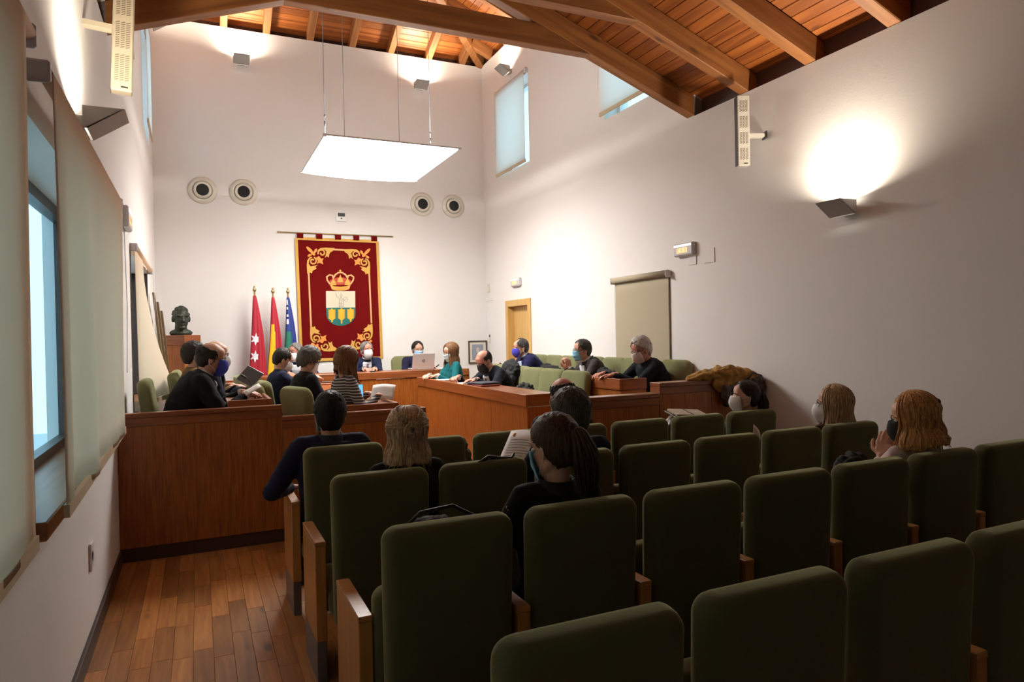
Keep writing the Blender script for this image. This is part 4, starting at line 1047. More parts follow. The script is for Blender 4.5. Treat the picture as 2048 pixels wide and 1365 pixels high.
def person(label, head, face, floor, hipz, jacket, hair, skin_k='light', s=1.0, sex='m', head_yaw=0, head_pitch=0, head_roll=0, L=None, R=None,
           trousers=(.012, .012, .015), mask=None, glasses=None, shirt=None, tie=None, stripes_m=None, collar=None, lanyard=None, cuff=None, curlL=.5, curlR=.5, nL=(0, 0, -1), nR=(0, 0, -1), dL=None, dR=None, jfat=1.0, elL=None, elR=None, feet=True, lean=None, kn=None):
    head = Vector(head); lean0 = lean
    sw = (.185 if sex == 'm' else .158)*s
    # lean that puts the head at the wanted height
    def top(lean):
        fr = spine_frames((0, 0, 0), lean, s); p, a = fr[-1]; nd = a*.55+.12
        return p+Vector((0, math.sin(nd), math.cos(nd)))*(.124*s), fr
    lo, hi = 0.0, 1.25; want = head.z-hipz
    if lean is None:
        if top(0)[0].z < want: lean = 0.0
        else:
            for _ in range(40):
                mid = (lo+hi)/2
                if top(mid)[0].z > want: lo = mid
                else: hi = mid
            lean = lo
    hp, fr = top(lean)
    rz = math.radians(face); fwd = Vector((-math.sin(rz), math.cos(rz)))
    hipw = Vector((head.x, head.y))-fwd*hp.y
    root = thing('person', label, 'person', (hipw.x, hipw.y, floor), rz)
    hz = head.z-hp.z-floor          # local hip height
    fr = [(p+Vector((0, 0, hz)), a) for p, a in fr]; hc = hp+Vector((0, 0, hz))
    def to_local(w):
        v = Vector((w[0]-hipw.x, w[1]-hipw.y)); c, q = math.cos(-rz), math.sin(-rz)
        return Vector((v.x*c-v.y*q, v.x*q+v.y*c, w[2]-floor))
    # ---- trunk
    tabM = [(0, .165, .120), (.12, .170, .125), (.35, .155, .115), (.62, .172, .122), (.84, .180, .108), (.93, .140, .090), (1.0, .070, .066)]
    tabF = [(0, .175, .125), (.12, .172, .128), (.38, .128, .098), (.62, .148, .122), (.84, .150, .098), (.93, .116, .080), (1.0, .058, .058)]
    tab = tabM if sex == 'm' else tabF
    def trunk_pt(t, th, off=0):
        i = t*(len(fr)-1); k = min(int(i), len(fr)-2); f = i-k
        p = fr[k][0].lerp(fr[k+1][0], f); a = fr[k][1]+(fr[k+1][1]-fr[k][1])*f
        wx, wy = interp(tab, t); wx = wx*s*jfat+off; wy = wy*s*jfat+off
        T = Vector((0, math.sin(a), math.cos(a))); N = Vector((0, math.cos(a), -math.sin(a)))
        e = 1.0
        return p+Vector((1, 0, 0))*wx*math.sin(th)+N*wy*math.cos(th)
    def trunk(mb, t0, t1, off, n=20, st=14):
        rings = []
        for i in range(st+1):
            t = t0+(t1-t0)*i/st; rings.append([trunk_pt(t, 2*pi*j/n, off) for j in range(n)])
        mb.loft(rings)
    shp = [trunk_pt(.86, 0, 0)*0+fr[12][0].lerp(fr[13][0], .55)+Vector((sx*sw, 0, .0)) for sx in (-1, 1)]
    # ---- arms
    tg = {}
    for sx, Hn in ((-1, L), (1, R)):
        w = to_local(Hn) if Hn else Vector((sx*.11*s, .30*s, hz+.10))
        el, w2 = ik(shp[0 if sx < 0 else 1], w, .285*s, .255*s, (elL if sx < 0 else elR) or Vector((sx*.55, -.25, -1)))
        tg[sx] = (shp[0 if sx < 0 else 1], el, w2)
    # ---- legs
    legs = {}
    for sx in (-1, 1):
        a = Vector((sx*.09*s, .02, hz-.01)); kf = kn or (.43 if lean0 is not None else .30); k = Vector((sx*.12*s, kf*s, max(hz-.0, .40*s))); 
        f = Vector((sx*.12*s, (kf+.01 if lean0 is not None else kf-.06)*s, .07)); legs[sx] = (a, k, f)
    # ---- body (skin): head and hands fine, trunk and limbs coarser, one mesh
    Hm = rotmat(math.radians(head_yaw), math.radians(head_pitch), math.radians(head_roll)).to_4x4(); HM = Matrix.Translation(hc) @ Hm @ Matrix.Scale(s, 4)
    hb = head_mesh(); hb.v = [tuple(HM @ Vector(v)) for v in hb.v]
    hb.capsule(fr[-2][0], hc+Hm.to_3x3() @ Vector((0, -.012, -.05))*s, .058*s if sex == 'm' else .048*s, .054*s if sex == 'm' else .045*s, 14)
    m1 = remesh(hb, .0068, 2)
    hd = MB()
    for sx, Hn, curl, nn, dd in ((-1, L, curlL, nL, dL), (1, R, curlR, nR, dR)):
        sh_, el, w_ = tg[sx]; d = Vector(dd) if dd else (w_-el).normalized()
        if Hn and not dd: d.z = min(d.z, -.08); d.normalize()
        if dd: 
            c, q = math.cos(-rz), math.sin(-rz); d = Vector((d.x*c-d.y*q, d.x*q+d.y*c, d.z)).normalized()
        nv = Vector(nn); c, q = math.cos(-rz), math.sin(-rz); nv = Vector((nv.x*c-nv.y*q, nv.x*q+nv.y*c, nv.z))
        hand_mb(hd, w_, d, nv, -sx, curl, s=s*(1 if sex == 'm' else .92)); hd.capsule(el.lerp(w_, .55), w_, .026*s, .023*s)
    m2 = remesh(hd, .0052, 1)
    bd_ = MB(); trunk(bd_, 0, .97, -.03)
    for sx in (-1, 1):
        sh_, el, w_ = tg[sx]; bd_.capsule(sh_, el, .036*s, .028*s); bd_.capsule(el, w_, .028*s, .020*s); a, k, f = legs[sx]; bd_.capsule(a, k, .07*s, .048*s); bd_.capsule(k, f, .048*s, .032*s); bd_.capsule(f+Vector((0, -.03, -.03)), f+Vector((0, .14, -.045)), .03, .022)
    m3 = remesh(bd_, .02, 1)
    ob('body', join_meshes([m1, m2, m3]), skin(skin_k), root, True)
    # ---- clothes
    jm = MB(); trunk(jm, .02, .955, .012)
    for sx in (-1, 1):
        sh_, el, w_ = tg[sx]; arm = .92 if sex == 'm' else .8
        jm.capsule(sh_+Vector((-sx*.02, 0, -.005)), el, .070*s*arm*jfat, .056*s*arm*jfat, 12); jm.capsule(el, el.lerp(w_, .93), .054*s*arm*jfat, .040*s*arm, 12)
        jm.capsule(fr[13][0]+Vector((sx*.05*s, 0, -.01)), sh_+Vector((-sx*.015, 0, .012)), .058*s, .056*s*arm, 12)
    jme = remesh(jm, .0125, 4)
    # cloth folds
    hv_ = Vector((hipw.x*3, hipw.y*3, 0)); wrinkle(jme, lambda c: .006*noise.noise(c*11+hv_)+.004*noise.noise(c*26))
    jmat = stripes_m or cloth_mat(jacket[0], jacket[1])
    jo = ob('jacket', jme, jmat, root, True)
    tm = MB()
    for sx in (-1, 1):
        a, k, f = legs[sx]; tm.capsule(a, k, .088*s, .066*s, 12); tm.capsule(k, f+Vector((0, 0, .02)), .064*s, .046*s, 12)
    tm.ell((0, .0, hz), (.17*s, .13*s, .10*s))
    ob('trousers', remesh(tm, .018, 2), mat('trousers_%02x%02x%02x' % tuple(int(c*255) for c in trousers), trousers, .85, bump=(14, .3)), root, True)
    if feet:
        for sx in (-1, 1):
            a, k, f = legs[sx]; sm = MB(); sm.capsule((f.x, f.y-.04, .045), (f.x*1.15, f.y+.15, .035), .044, .034, 10); sm.box(f.x-.04, f.x+.04, f.y-.08, f.y+.17, 0, .02)
            ob('shoe', remesh(sm, .012, 2), M_BLACK, root, True)
    # collar / shirt / tie
    if shirt:
        sm = MB()
        def vpatch(u, v):
            t = .58+.40*v; th = (u*2-1)*(.03+.47*v**1.2); return trunk_pt(t, th, .021+.004*v)
        sm.sheet(vpatch, 10, 12, .004); so = ob('shirt_front', sm, mat('shirt_%s' % shirt[0], shirt[1], .8), root, True)
        cm = MB()
        for i, (dr, dz) in enumerate(((.008, 0),)):
            rings = []
            for zt, rr in ((.0, .066), (.022, .062), (.040, .058), (.040, .053), (.0, .058)):
                a = fr[-1][1]; T = Vector((0, math.sin(a), math.cos(a))); N = Vector((0, math.cos(a), -math.sin(a))); c0 = fr[-1][0]-T*.012
                k_ = s*(1 if sex == 'm' else .86)
                rings.append([c0+T*zt*s+Vector((1, 0, 0))*rr*k_*math.sin(2*pi*j/20)+N*rr*k_*math.cos(2*pi*j/20) for j in range(20)])
            cm.loft(rings+[rings[0]], True, False)
        ob('shirt_collar', cm, MATS['shirt_%s' % shirt[0]], root, True)
        lm = MB()
        for sx in (-1, 1):
            def lap(u, v, sx=sx):
                t = .56+.40*v; th0 = (.03+.47*v**1.2); th = sx*(th0+(u-.1)*(.10+.32*math.sin(pi*min(1, v*1.15)))); return trunk_pt(t, th, .026+.004*(1-u))
            lm.sheet(lap, 5, 10, .005)
        ob('lapel', lm, jmat, jo, True)
    if tie:
        sm = MB()
        def tp_(u, v): t = .57+.38*v; w_ = .14*(1-v*.55)*(1 if v < .93 else 1.5); return trunk_pt(t, (u*2-1)*w_, .031+.004*math.cos((u-.5)*pi))
        sm.sheet(tp_, 6, 14, .004); ob('tie', sm, tie, root, True)
    if not collar and not stripes_m: collar = ('of_'+jacket[0], jacket[1])
    if collar:   # roll neck / jacket collar
        cm = MB(); a = fr[-1][1]; T = Vector((0, math.sin(a), math.cos(a))); N = Vector((0, math.cos(a), -math.sin(a))); c0 = fr[-1][0]-T*.045
        rings = []
        for zt, rr in ((.0, .100), (.028, .083), (.050, .070), (.058, .067), (.054, .060), (.02, .06)):
            rings.append([c0+T*zt*s+Vector((1, 0, 0))*rr*s*math.sin(2*pi*j/22)+N*rr*s*.95*math.cos(2*pi*j/22) for j in range(22)])
        cm.loft(rings, True, False); ob('collar', cm, mat('collar_'+collar[0], collar[1], .85), root, True)
    if cuff:
        for sx in (-1, 1):
            sh_, el, w_ = tg[sx]; d = (w_-el).normalized(); ob('shirt_cuff', MB().tube([el.lerp(w_, .90), w_+d*.004], [.034*s, .033*s], 14, False), mat('cuff_white', cuff, .8), root, True)
    # ---- face
    def hp_(v): return HM @ Vector(v)
    def placed(name, mb, m_, par=root, sm=True): mb.v = [tuple(HM @ Vector(v)) for v in mb.v]; return ob(name, mb, m_, par, sm)
    for sx in (-1, 1):
        eo = placed('eye', MB().ell((sx*.031, .0815, .006), (.0125, .0095, .0085), 12, 8), mat('eye_white', (.7, .68, .65), .3)); placed('iris', MB().ell((sx*.031, .0900, .005), (.005, .0025, .0055), 10, 6), mat('iris_dark', (.03, .02, .015), .2), eo)
        placed('eyebrow', MB().tube([(sx*.014, .095, .026), (sx*.032, .093, .031), (sx*.050, .080, .026)], [.003, .004, .002], 6), hair_mat(hair['col']))
    # ---- hair
    make_hair(root, HM, hc, Hm.to_3x3(), s, hair, placed)
    if mask: make_mask(mask, placed)
    if glasses:
        gm = MB()
        for sx in (-1, 1):
            gm.tube([(sx*.032+.021*math.cos(a), .098-.006*abs(math.cos(a)), .006+.017*math.sin(a)) for a in [2*pi*i/16 for i in range(17)]], .0017, 5, False)
            gm.tube([(sx*.053, .094, .010), (sx*.072, .055, .010), (sx*.083, -.005, .008), (sx*.082, -.022, -.006)], .002, 5)
        gm.tube([(-.012, .101, .008), (0, .104, .011), (.012, .101, .008)], .0018, 5)
        go = placed('glasses', gm, mat('glasses_frame', glasses, .3))
        for sx in (-1, 1): placed('lens', MB().lathe([(.0195, -.0005), (.0195, .0005), (.0005, .0006)], 14, 'y', (sx*.032, .096, .006)), M_GLASS, go)
    return root, tg, HM

def make_mask(mask, placed):
    kind, col = mask; m_ = mat('mask_'+kind+'%02x%02x%02x' % tuple(int(c*255) for c in col), col, .85, bump=(160, .1))
    mb = MB()
    if kind == 'ffp2':
        def f(u, v):
            x = u*2-1; z = .008-.128*v
            half = .071*(.55+.45*math.sin(pi*min(1, .18+.75*v)))
            y = .112+.026*math.sin(pi*(v*.92+.05))*(1-x*x)-.056*abs(x)**1.8-.018*v*v
            return Vector((x*half, y-.002, z))
    else:
        def f(u, v):
            x = u*2-1; z = .004-.112*v
            y = .112+.012*math.sin(pi*v)*(1-x*x)+.003*math.sin(v*pi*5)*(1-x*x)-.052*abs(x)**2-.018*v*v
            return Vector((x*.069, y+.004, z))
    mb.sheet(f, 14, 14, .003); o = placed('face_mask', mb, m_)
    for sx in (-1, 1):
        placed('ear_loop', MB().tube([(sx*.062, .052, -.012), (sx*.077, .025, -.006), (sx*.087, -.010, .016), (sx*.087, -.022, -.008), (sx*.086, -.012, -.040), (sx*.074, .02, -.062), (sx*.060, .05, -.088)], .0016, 5), mat('ear_loop_white', (.72, .72, .72), .8), o)

def make_hair(root, HM, hc, H3, s, hair, placed):
    style = hair['style']; m_ = hair_mat(hair['col']); th = hair.get('th', .013)
    rs = random.Random(hash(style)+int(hc.z*1000)+hair.get('seed', 0))
    def cap_t(d):
        """hair thickness in direction d (unit, from cranium centre); negative = none"""
        x, y, z = d; f = 1.0
        az = math.atan2(x, y)               # 0 = front
        front = math.cos(az)
        lim = -.95+1.22*max(0, front+.35) if front > -.35 else -.95      # lowest z allowed
        if style in ('long', 'updo', 'pony', 'bob'): lim = -.9+1.28*max(0, front+.30) if front > -.30 else -.9
        hl = hair.get('hairline', 0)
        k = (z-lim-hl*max(0, front))/.10
        f = max(-1, min(1, k))
        if style == 'bald':                 # fringe round the back and sides only
            f = min(f, max(-1, min(1, (.42-z+.25*max(0, -front))/.10)), max(-1, min(1, (.45-front)/.2)))
        if style == 'thin':                 # receding at front top
            f = min(f, max(-1, min(1, (.80-z*.6-front*.62)/.10)))
        return f
    cap = MB(); nu, nv = 56, 34; pts = []
    for j in range(nv+1):
        ph = pi*(.004+.992*j/nv); row = []
        for i in range(nu):
            a = 2*pi*i/nu; d = Vector((math.sin(ph)*math.sin(a), math.sin(ph)*math.cos(a), math.cos(ph)))
            f = cap_t(d)
            tuft = .35*noise.noise(Vector((d.x*7, d.y*7, d.z*3+hair.get('seed', 0))))+.22*noise.noise(Vector((d.x*19, d.y*19, d.z*7)))
            t = th*(1+tuft)*(1+hair.get('vol', 0)*max(0, d.z)) if f > 0 else 0
            t = t*min(1, f*1.6)-.012*(1 if f < 0 else 1-min(1, f*2))
            R_ = Vector((HR[0]*d.x, HR[1]*d.y, HR[2]*d.z)); p = HC+R_+R_.normalized()*t
            if d.z < -.2 and d.y < .3 and f > 0: p.z -= .045*(-d.z-.2)*min(1, f)*(1 if style != 'bald' else .5); p.y -= .004
            row.append(p)
        pts.append(row)
    cap.loft(pts)
    main = placed('hair', cap, m_)
    if style in ('short', 'thin', 'bald'):
        tf = MB(); cnt = 0; crown = Vector((0, -.35, .94)).normalized()
        for q in range(900):
            d = Vector((rs.gauss(0, 1), rs.gauss(0, 1), rs.gauss(0, 1))).normalized()
            if cap_t(d) < .25: continue
            cnt += 1
            if cnt > 260: break
            fl = (d*d.dot(crown)-crown); fl = fl-d*fl.dot(d); fl = fl.normalized() if fl.length > 1e-4 else Vector((0, 1, 0))
            if d.y > .5 and d.z > .2: fl = (fl+Vector((rs.uniform(-.3, .9), 0, 0))).normalized()
            P = []; r = []; ln_ = rs.uniform(.025, .05)*(th/.014)**.5; br = rs.uniform(.0025, .005); lift = rs.uniform(.3, 1.0)
            for i in range(5):
                t = i/4; dd = (d+fl*(ln_*t/.09)).normalized(); R_ = Vector((HR[0]*dd.x, HR[1]*dd.y, HR[2]*dd.z)); P.append(HC+R_+R_.normalized()*(th*(.55+.55*math.sin(pi*(.2+.6*t))*lift)*(1-.5*t)+.002)); r.append(br*(1-.8*t*t))
            tf.tube(P, r, 5)
        ho = placed('hair_tufts', tf, m_, main); ho['kind'] = 'stuff'
    lk = MB()
    def to_h(v): return HM @ Vector(v)
    inv = HM.inverted()
    down = (H3.inverted() @ Vector((0, 0, -1)))
    if style in ('long', 'updo', 'bob'):
        ln = hair.get('len', .28); fl = hair.get('flare', .03); wa = hair.get('wave', .006); wf = hair.get('wf', 5); sd = hair.get('seed', 0)
        a0 = hair.get('open', .80)
        def strand(az, lv, out, L_, ph0=.10):
            """point at lv 0..1 from crown over the skull, then hanging down"""
            if lv < .42:
                ph = ph0+(1.62-ph0)*lv/.42; dd = Vector((math.sin(ph)*math.sin(az), math.sin(ph)*math.cos(az), math.cos(ph)))
                R_ = Vector((HR[0]*dd.x, HR[1]*dd.y, HR[2]*dd.z)); return HC+R_+R_.normalized()*out
            ov = Vector((math.sin(az), math.cos(az), 0)); p = HC+Vector((HR[0]*math.sin(az), HR[1]*math.cos(az), -.003))+ov*out; t = (lv-.42)/.58
            tang = Vector((math.cos(az), -math.sin(az), 0)); w = wa*t
            return p+down*L_*t+ov*(fl*t*t-.012*math.sin(pi*min(1, t*1.4)))+tang*w*math.sin(az*6+t*wf+sd)+ov*w*math.cos(az*4+t*wf+sd)
        def curtain(u, v):
            az = a0+(2*pi-2*a0)*u; e = min(u, 1-u)
            L_ = ln*(.90+.16*noise.noise(Vector((u*14, sd, 0)))+.06*noise.noise(Vector((u*40, sd, 3))))
            rdg = .006*noise.noise(Vector((u*26, v*1.2, sd)))+.0035*noise.noise(Vector((u*70, v*1.5, sd+5)))
            return strand(az, v, .018+rdg*(.3+v)-.006*(1-min(1, e*12)), L_)
        cu = MB().sheet(curtain, 110, 26, .012)
        placed('hair_curtain', cu, m_, main)
        n = hair.get('n', 90)
        for q in range(n):
            az = rs.uniform(a0-.05, 2*pi-a0+.05); out = rs.uniform(.016, .026); L_ = ln*rs.uniform(.8, 1.08); v0 = rs.uniform(.05, .45); br = rs.uniform(.0028, .0060); dv = rs.uniform(-.25, .25)
            P = []; r = []
            for i in range(13):
                t = i/12; lv = v0+(1-v0)*t; P.append(strand(az+dv*t*t, lv, out, L_)); r.append(br*(.4+.6*min(1, 4*t))*(1-.7*t**3))
            lk.tube(P, r, 5)
        o = placed('hair_locks', lk, m_, main)
    if style == 'updo':
        ub = MB()
        for q in range(110):      # hair swept back into a twist
            sx = rs.choice((-1, 1)); ph = rs.uniform(.15, 1.55); P = []
            a0_ = rs.uniform(.7, 1.3); ph1 = 1.22+rs.uniform(-.22, .22); br = rs.uniform(.004, .008); lift = rs.uniform(.6, 1.0)
            for i in range(10):
                t = i/9; az = sx*(a0_+(pi-.06-a0_)*t); pp = ph+(ph1-ph)*(t*t*(3-2*t))
                dd = Vector((math.sin(pp)*math.sin(az), math.sin(pp)*math.cos(az), math.cos(pp))); R_ = Vector((HR[0]*dd.x, HR[1]*dd.y, HR[2]*dd.z)); P.append(HC+R_+R_.normalized()*(.012+.020*lift*math.sin(pi*(t*.75+.05))))
            ub.tube(P, [br*(.35+.65*math.sin(pi*min(1, .08+.9*i/9))) for i in range(10)], 5)
        for q in range(26):       # rolled knot at the back
            a_ = rs.uniform(0, 2*pi); rr = rs.uniform(.012, .030); P = []
            for i in range(9):
                t = i/8; an = a_+t*2.6; P.append(Vector((.008+rr*math.cos(an)*1.25, -.118-.016*math.sin(pi*t)-(.030-rr)*.5, .038+rr*math.sin(an)*1.2)))
            ub.tube(P, [.004+.004*math.sin(pi*i/8) for i in range(9)], 5)
        ub.ell((.006, -.112, .038), (.040, .022, .038), 16, 10)
        placed('hair_twist', ub, m_, main)
    if style == 'pony':
        tie_p = Vector((0, -.118, hair.get('tz', .035))); tb = MB(); ln = hair.get('len', .22)
        side = hair.get('side', 0)
        for q in range(hair.get('n', 46)*2):
            a = rs.uniform(0, 2*pi); rr = .022*rs.uniform(0, 1)**.5; P = []; r = []; br = rs.uniform(.005, .009); L_ = ln*rs.uniform(.7, 1.05)
            for i in range(11):
                t = i/10; fan = rr*(.45+1.9*math.sin(pi*min(1, t*.75)))
                v = tie_p+Vector((math.cos(a)*fan, math.sin(a)*fan*.8, 0))+Vector((0, -.035*math.sin(pi*min(1, t*1.6)*.5), .018*math.sin(pi*min(1, t*3))))+down*L_*t+Vector((side*t, .02*t*t, 0))
                P.append(v); r.append(br*(1-.7*t*t))
            tb.tube(P, r, 6)
        placed('ponytail', tb, m_, main)
        placed('hair_tie', MB().lathe([(.018, -.008), (.026, 0), (.018, .008)], 16, 'y', tie_p+Vector((0, .004, .004))), M_BLACK, main)
    if style == 'clip' or hair.get('clip'):
        placed('hair_clip', MB().ell((.0, -.122, .065), (.035, .014, .016), 12, 8), M_BLACK, main)
    if hair.get('locks_front'):
        lf = MB()
        for q in range(hair['locks_front']):
            sx = rs.choice((-1, 1)); P = []; r = []
            x0 = sx*rs.uniform(.035, .075)
            for i in range(10):
                t = i/9; P.append(Vector((x0+sx*(.018*math.sin(pi*t)+.006), .07-.05*t*abs(x0)/.075-.01*t, .085-.02*t))+down*(.30*t)*rs.uniform(.97, 1.03)); r.append(.010*(1-.6*t))
            lf.tube(P, r, 6)
        placed('front_locks', lf, m_, main)

SUIT_BLK = ('black', (.008, .008, .010)); SUIT_NAVY = ('navy', (.010, .014, .040)); SUIT_BLUE = ('blue', (.012, .020, .075)); SUIT_DARK = ('charcoal_navy', (.008, .010, .018)); TEAL = ('teal', (.005, .10, .115)); TAN = ('tan', (.16, .095, .035)); GREYJ = ('grey_tweed', (.055, .05, .05)); CREAMT = ('cream_top', (.55, .47, .43)); TAUPE = ('taupe', (.10, .08, .065))
WHITE_S = ('white', (.72, .72, .74)); LBLUE_S = ('pale_blue', (.42, .52, .66))
FF = ('ffp2', (.74, .73, .72)); SURG = ('surgical', (.22, .50, .66)); BLUEM = ('ffp2', (.03, .04, .35)); BLACKM = ('ffp2', (.012, .012, .013)); SURGW = ('surgical', (.50, .62, .66))
# ---- left benches
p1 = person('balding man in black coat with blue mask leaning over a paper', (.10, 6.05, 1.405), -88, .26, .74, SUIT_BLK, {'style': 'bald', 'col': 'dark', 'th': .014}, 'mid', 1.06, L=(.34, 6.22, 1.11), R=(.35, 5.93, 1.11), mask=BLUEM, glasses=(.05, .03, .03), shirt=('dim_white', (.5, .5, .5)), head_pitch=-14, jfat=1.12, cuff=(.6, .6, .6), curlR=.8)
person('dark haired person in tan jacket near the pedestal', (-.03, 7.15, 1.42), -78, .26, .74, TAN, {'style': 'short', 'col': 'dark', 'th': .02, 'seed': 3}, 'light', .97, 'f', mask=FF, L=(.30, 7.3, 1.11), R=(.30, 7.0, 1.11), head_pitch=-8)
person('bald man partly hidden behind the man in black coat', (.15, 6.66, 1.425), -86, .26, .76, SUIT_DARK, {'style': 'bald', 'col': 'grey', 'th': .010}, 'light', 1.0, mask=FF, glasses=(.03, .03, .03), shirt=WHITE_S, L=(.33, 6.80, 1.12), R=(.34, 6.52, 1.13), head_pitch=-10)
person('man in navy with white mask reading on the left bench', (.83, 7.7, 1.335), -84, .16, .68, SUIT_NAVY, {'style': 'thin', 'col': 'dark', 'th': .012, 'seed': 5}, 'light', .97, mask=FF, collar=('navy_rib', (.012, .016, .03)), L=(1.13, 7.86, 1.14), R=(1.14, 7.66, 1.13), head_pitch=-28, curlL=.9, curlR=.9)
person('short grey haired person in black bent over the left bench', (.985, 6.92, 1.335), -72, .16, .68, SUIT_BLK, {'style': 'short', 'col': 'mgrey', 'th': .024, 'vol': .6, 'seed': 8}, 'light', .97, 'f', mask=FF, glasses=(.05, .04, .04), L=(1.28, 7.1, 1.02), R=(1.25, 6.85, 1.02), head_pitch=-32, jfat=1.12)
STR = stripes('cloth_striped_knit', (.42, .37, .34), (.020, .020, .028), .025, .42)
p7 = person('woman in dark striped top with long brown hair writing', (1.20, 6.16, 1.345), -78, .16, .66, None, {'style': 'long', 'col': 'lbrown', 'th': .016, 'len': .20, 'n': 110, 'flare': .02, 'seed': 2}, 'light', .97, 'f', stripes_m=STR, mask=FF, L=(1.44, 6.33, 1.03), R=(1.46, 6.02, 1.035), head_pitch=-34, trousers=(.03, .03, .04), jfat=1.05, curlR=.9)
# ---- head bench
person('grey haired man in blue suit at the left end of the head bench', (1.245, 9.95, 1.365), 172, .25, .73, SUIT_BLUE, {'style': 'short', 'col': 'grey', 'th': .014, 'seed': 4, 'hairline': .12}, 'ruddy', 1.0, mask=FF, shirt=WHITE_S, head_yaw=-42, head_pitch=-10, L=(1.42, 9.62, 1.10), R=(1.10, 9.62, 1.10))
TIE = stripes('tie_purple', (.16, .05, .10), (.30, .16, .22), .014, .5)
person('grey haired man in navy suit with purple tie below the tapestry', (2.255, 10.0, 1.365), 178, .25, .73, SUIT_NAVY, {'style': 'short', 'col': 'grey', 'th': .013, 'seed': 6, 'hairline': .12}, 'ruddy', 1.0, mask=FF, shirt=WHITE_S, tie=TIE, head_pitch=2, head_yaw=14, L=(2.27, 9.62, 1.115), R=(2.13, 9.62, 1.115), cuff=(.7, .7, .7), curlL=1.0, curlR=1.0)
person('young dark haired man in navy suit behind the laptop', (3.045, 10.05, 1.355), 180, .25, .72, ('deep_navy', (.010, .010, .030)), {'style': 'short', 'col': 'black', 'th': .013, 'seed': 7, 'hairline': .16}, 'light', 1.0, mask=('surgical', (.34, .56, .80)), shirt=LBLUE_S, tie=mat('dark_tie', (.02, .02, .03), .6), head_pitch=-12, L=(3.16, 9.70, 1.11), R=(2.88, 9.70, 1.11), nL=(0, 0, -1))
# ---- right benches
person('woman with long brown hair in teal jacket at the right bench', (3.06, 8.58, 1.335), 94, .16, .68, TEAL, {'style': 'long', 'col': 'lbrown', 'th': .013, 'len': .24, 'n': 100, 'flare': .0, 'seed': 12}, 'light', .96, 'f', mask=SURGW, L=(2.78, 8.36, 1.05), R=(2.74, 8.55, 1.05), head_pitch=-18, head_yaw=6, cuff=(.6, .6, .6))
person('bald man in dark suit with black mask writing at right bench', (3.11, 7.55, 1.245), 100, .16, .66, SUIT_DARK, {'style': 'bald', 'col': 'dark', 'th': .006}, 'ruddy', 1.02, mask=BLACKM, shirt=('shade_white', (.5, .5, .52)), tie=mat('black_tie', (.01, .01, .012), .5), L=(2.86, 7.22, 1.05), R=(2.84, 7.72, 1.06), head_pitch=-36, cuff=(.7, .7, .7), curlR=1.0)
person('man in navy blazer with violet mask in front of the door', (4.07, 8.55, 1.368), 84, .26, .74, ('navy_violet', (.014, .015, .065)), {'style': 'thin', 'col': 'dgrey', 'th': .012, 'seed': 9}, 'light', 1.02, mask=('ffp2', (.06, .05, .45)), shirt=LBLUE_S, L=(3.86, 8.50, 1.14), R=(3.84, 8.80, 1.14), head_pitch=-8, jfat=1.14)
person('man in grey jacket with light blue mask and clasped hands', (4.08, 6.90, 1.353), 84, .26, .74, GREYJ, {'style': 'short', 'col': 'dgrey', 'th': .013, 'seed': 10, 'hairline': .14}, 'light', 1.0, mask=SURG, glasses=(.03, .02, .02), shirt=WHITE_S, L=(3.88, 6.85, 1.155), R=(3.88, 6.93, 1.155), dL=(-.25, .1, .9), dR=(-.25, -.1, .9), nL=(0, 1, 0), nR=(0, -1, 0), curlL=1.0, curlR=1.0, cuff=(.65, .65, .65), head_pitch=-6)
person('white haired man with glasses in dark jacket by the beige blind', (4.13, 5.80, 1.372), 86, .26, .74, ('ink', (.006, .008, .013)), {'style': 'short', 'col': 'white', 'th': .018, 'seed': 11, 'vol': .5}, 'ruddy', 1.0, mask=('ffp2', (.62, .58, .55)), glasses=(.015, .015, .015), L=(3.80, 5.80, 1.13), R=(3.84, 6.06, 1.13), head_pitch=-24, jfat=1.06)
# ---- audience
aud = dict(floor=0, hipz=.5, lean=-.10)
def A(label, head, jk, hair, sk='light', s=.95, sex='m', **k): return person(label, head, k.pop('face', 0), 0, .5, jk, hair, sk, s, sex, lean=k.pop('lean', -.08), **k)
A('dark haired man in navy suit in the front row aisle seat', (.69, 4.05, 1.113), ('midnight', (.012, .014, .040)), {'style': 'short', 'col': 'black', 'th': .016, 'seed': 21}, 'mid', 1.0, mask=SURG, L=(.49, 4.30, .655), R=(.80, 4.35, .62), jfat=1.05, elL=Vector((-.7, -.3, -.8)))
A('blonde woman with twisted half updo in third row from the camera', (.895, 3.16, 1.085), SUIT_BLK, {'style': 'updo', 'col': 'ash', 'th': .018, 'len': .17, 'n': 120, 'wave': .006, 'flare': .015, 'seed': 22}, 'light', .98, 'f', mask=SURG, head_yaw=-8)
A('woman with long dark ponytail in black, mask strap showing', (1.215, 2.27, 1.122), ('jet', (.007, .007, .008)), {'style': 'pony', 'col': 'brown', 'th': .012, 'len': .24, 'n': 60, 'tz': .05, 'side': .05, 'seed': 23}, 'light', 1.0, 'f', mask=SURG, head_yaw=18, head_pitch=-14, L=(1.06, 2.60, .74), R=(1.16, 2.60, .74), trousers=(.015, .015, .02))
A('man with dark grey hair holding a printed sheet', (1.775, 3.14, 1.128), ('night_navy', (.010, .011, .026)), {'style': 'short', 'col': 'dgrey', 'th': .017, 'seed': 24}, 'light', 1.04, mask=SURG, shirt=LBLUE_S, head_yaw=16, head_pitch=-10, L=(1.64, 3.42, .90), R=(1.86, 3.45, .70), curlL=.9)
A('bald man in dark suit in the front row', (2.20, 3.99, 1.138), ('smoke', (.016, .016, .024)), {'style': 'bald', 'col': 'dark', 'th': .010}, 'ruddy', .98, mask=FF, head_yaw=-4)
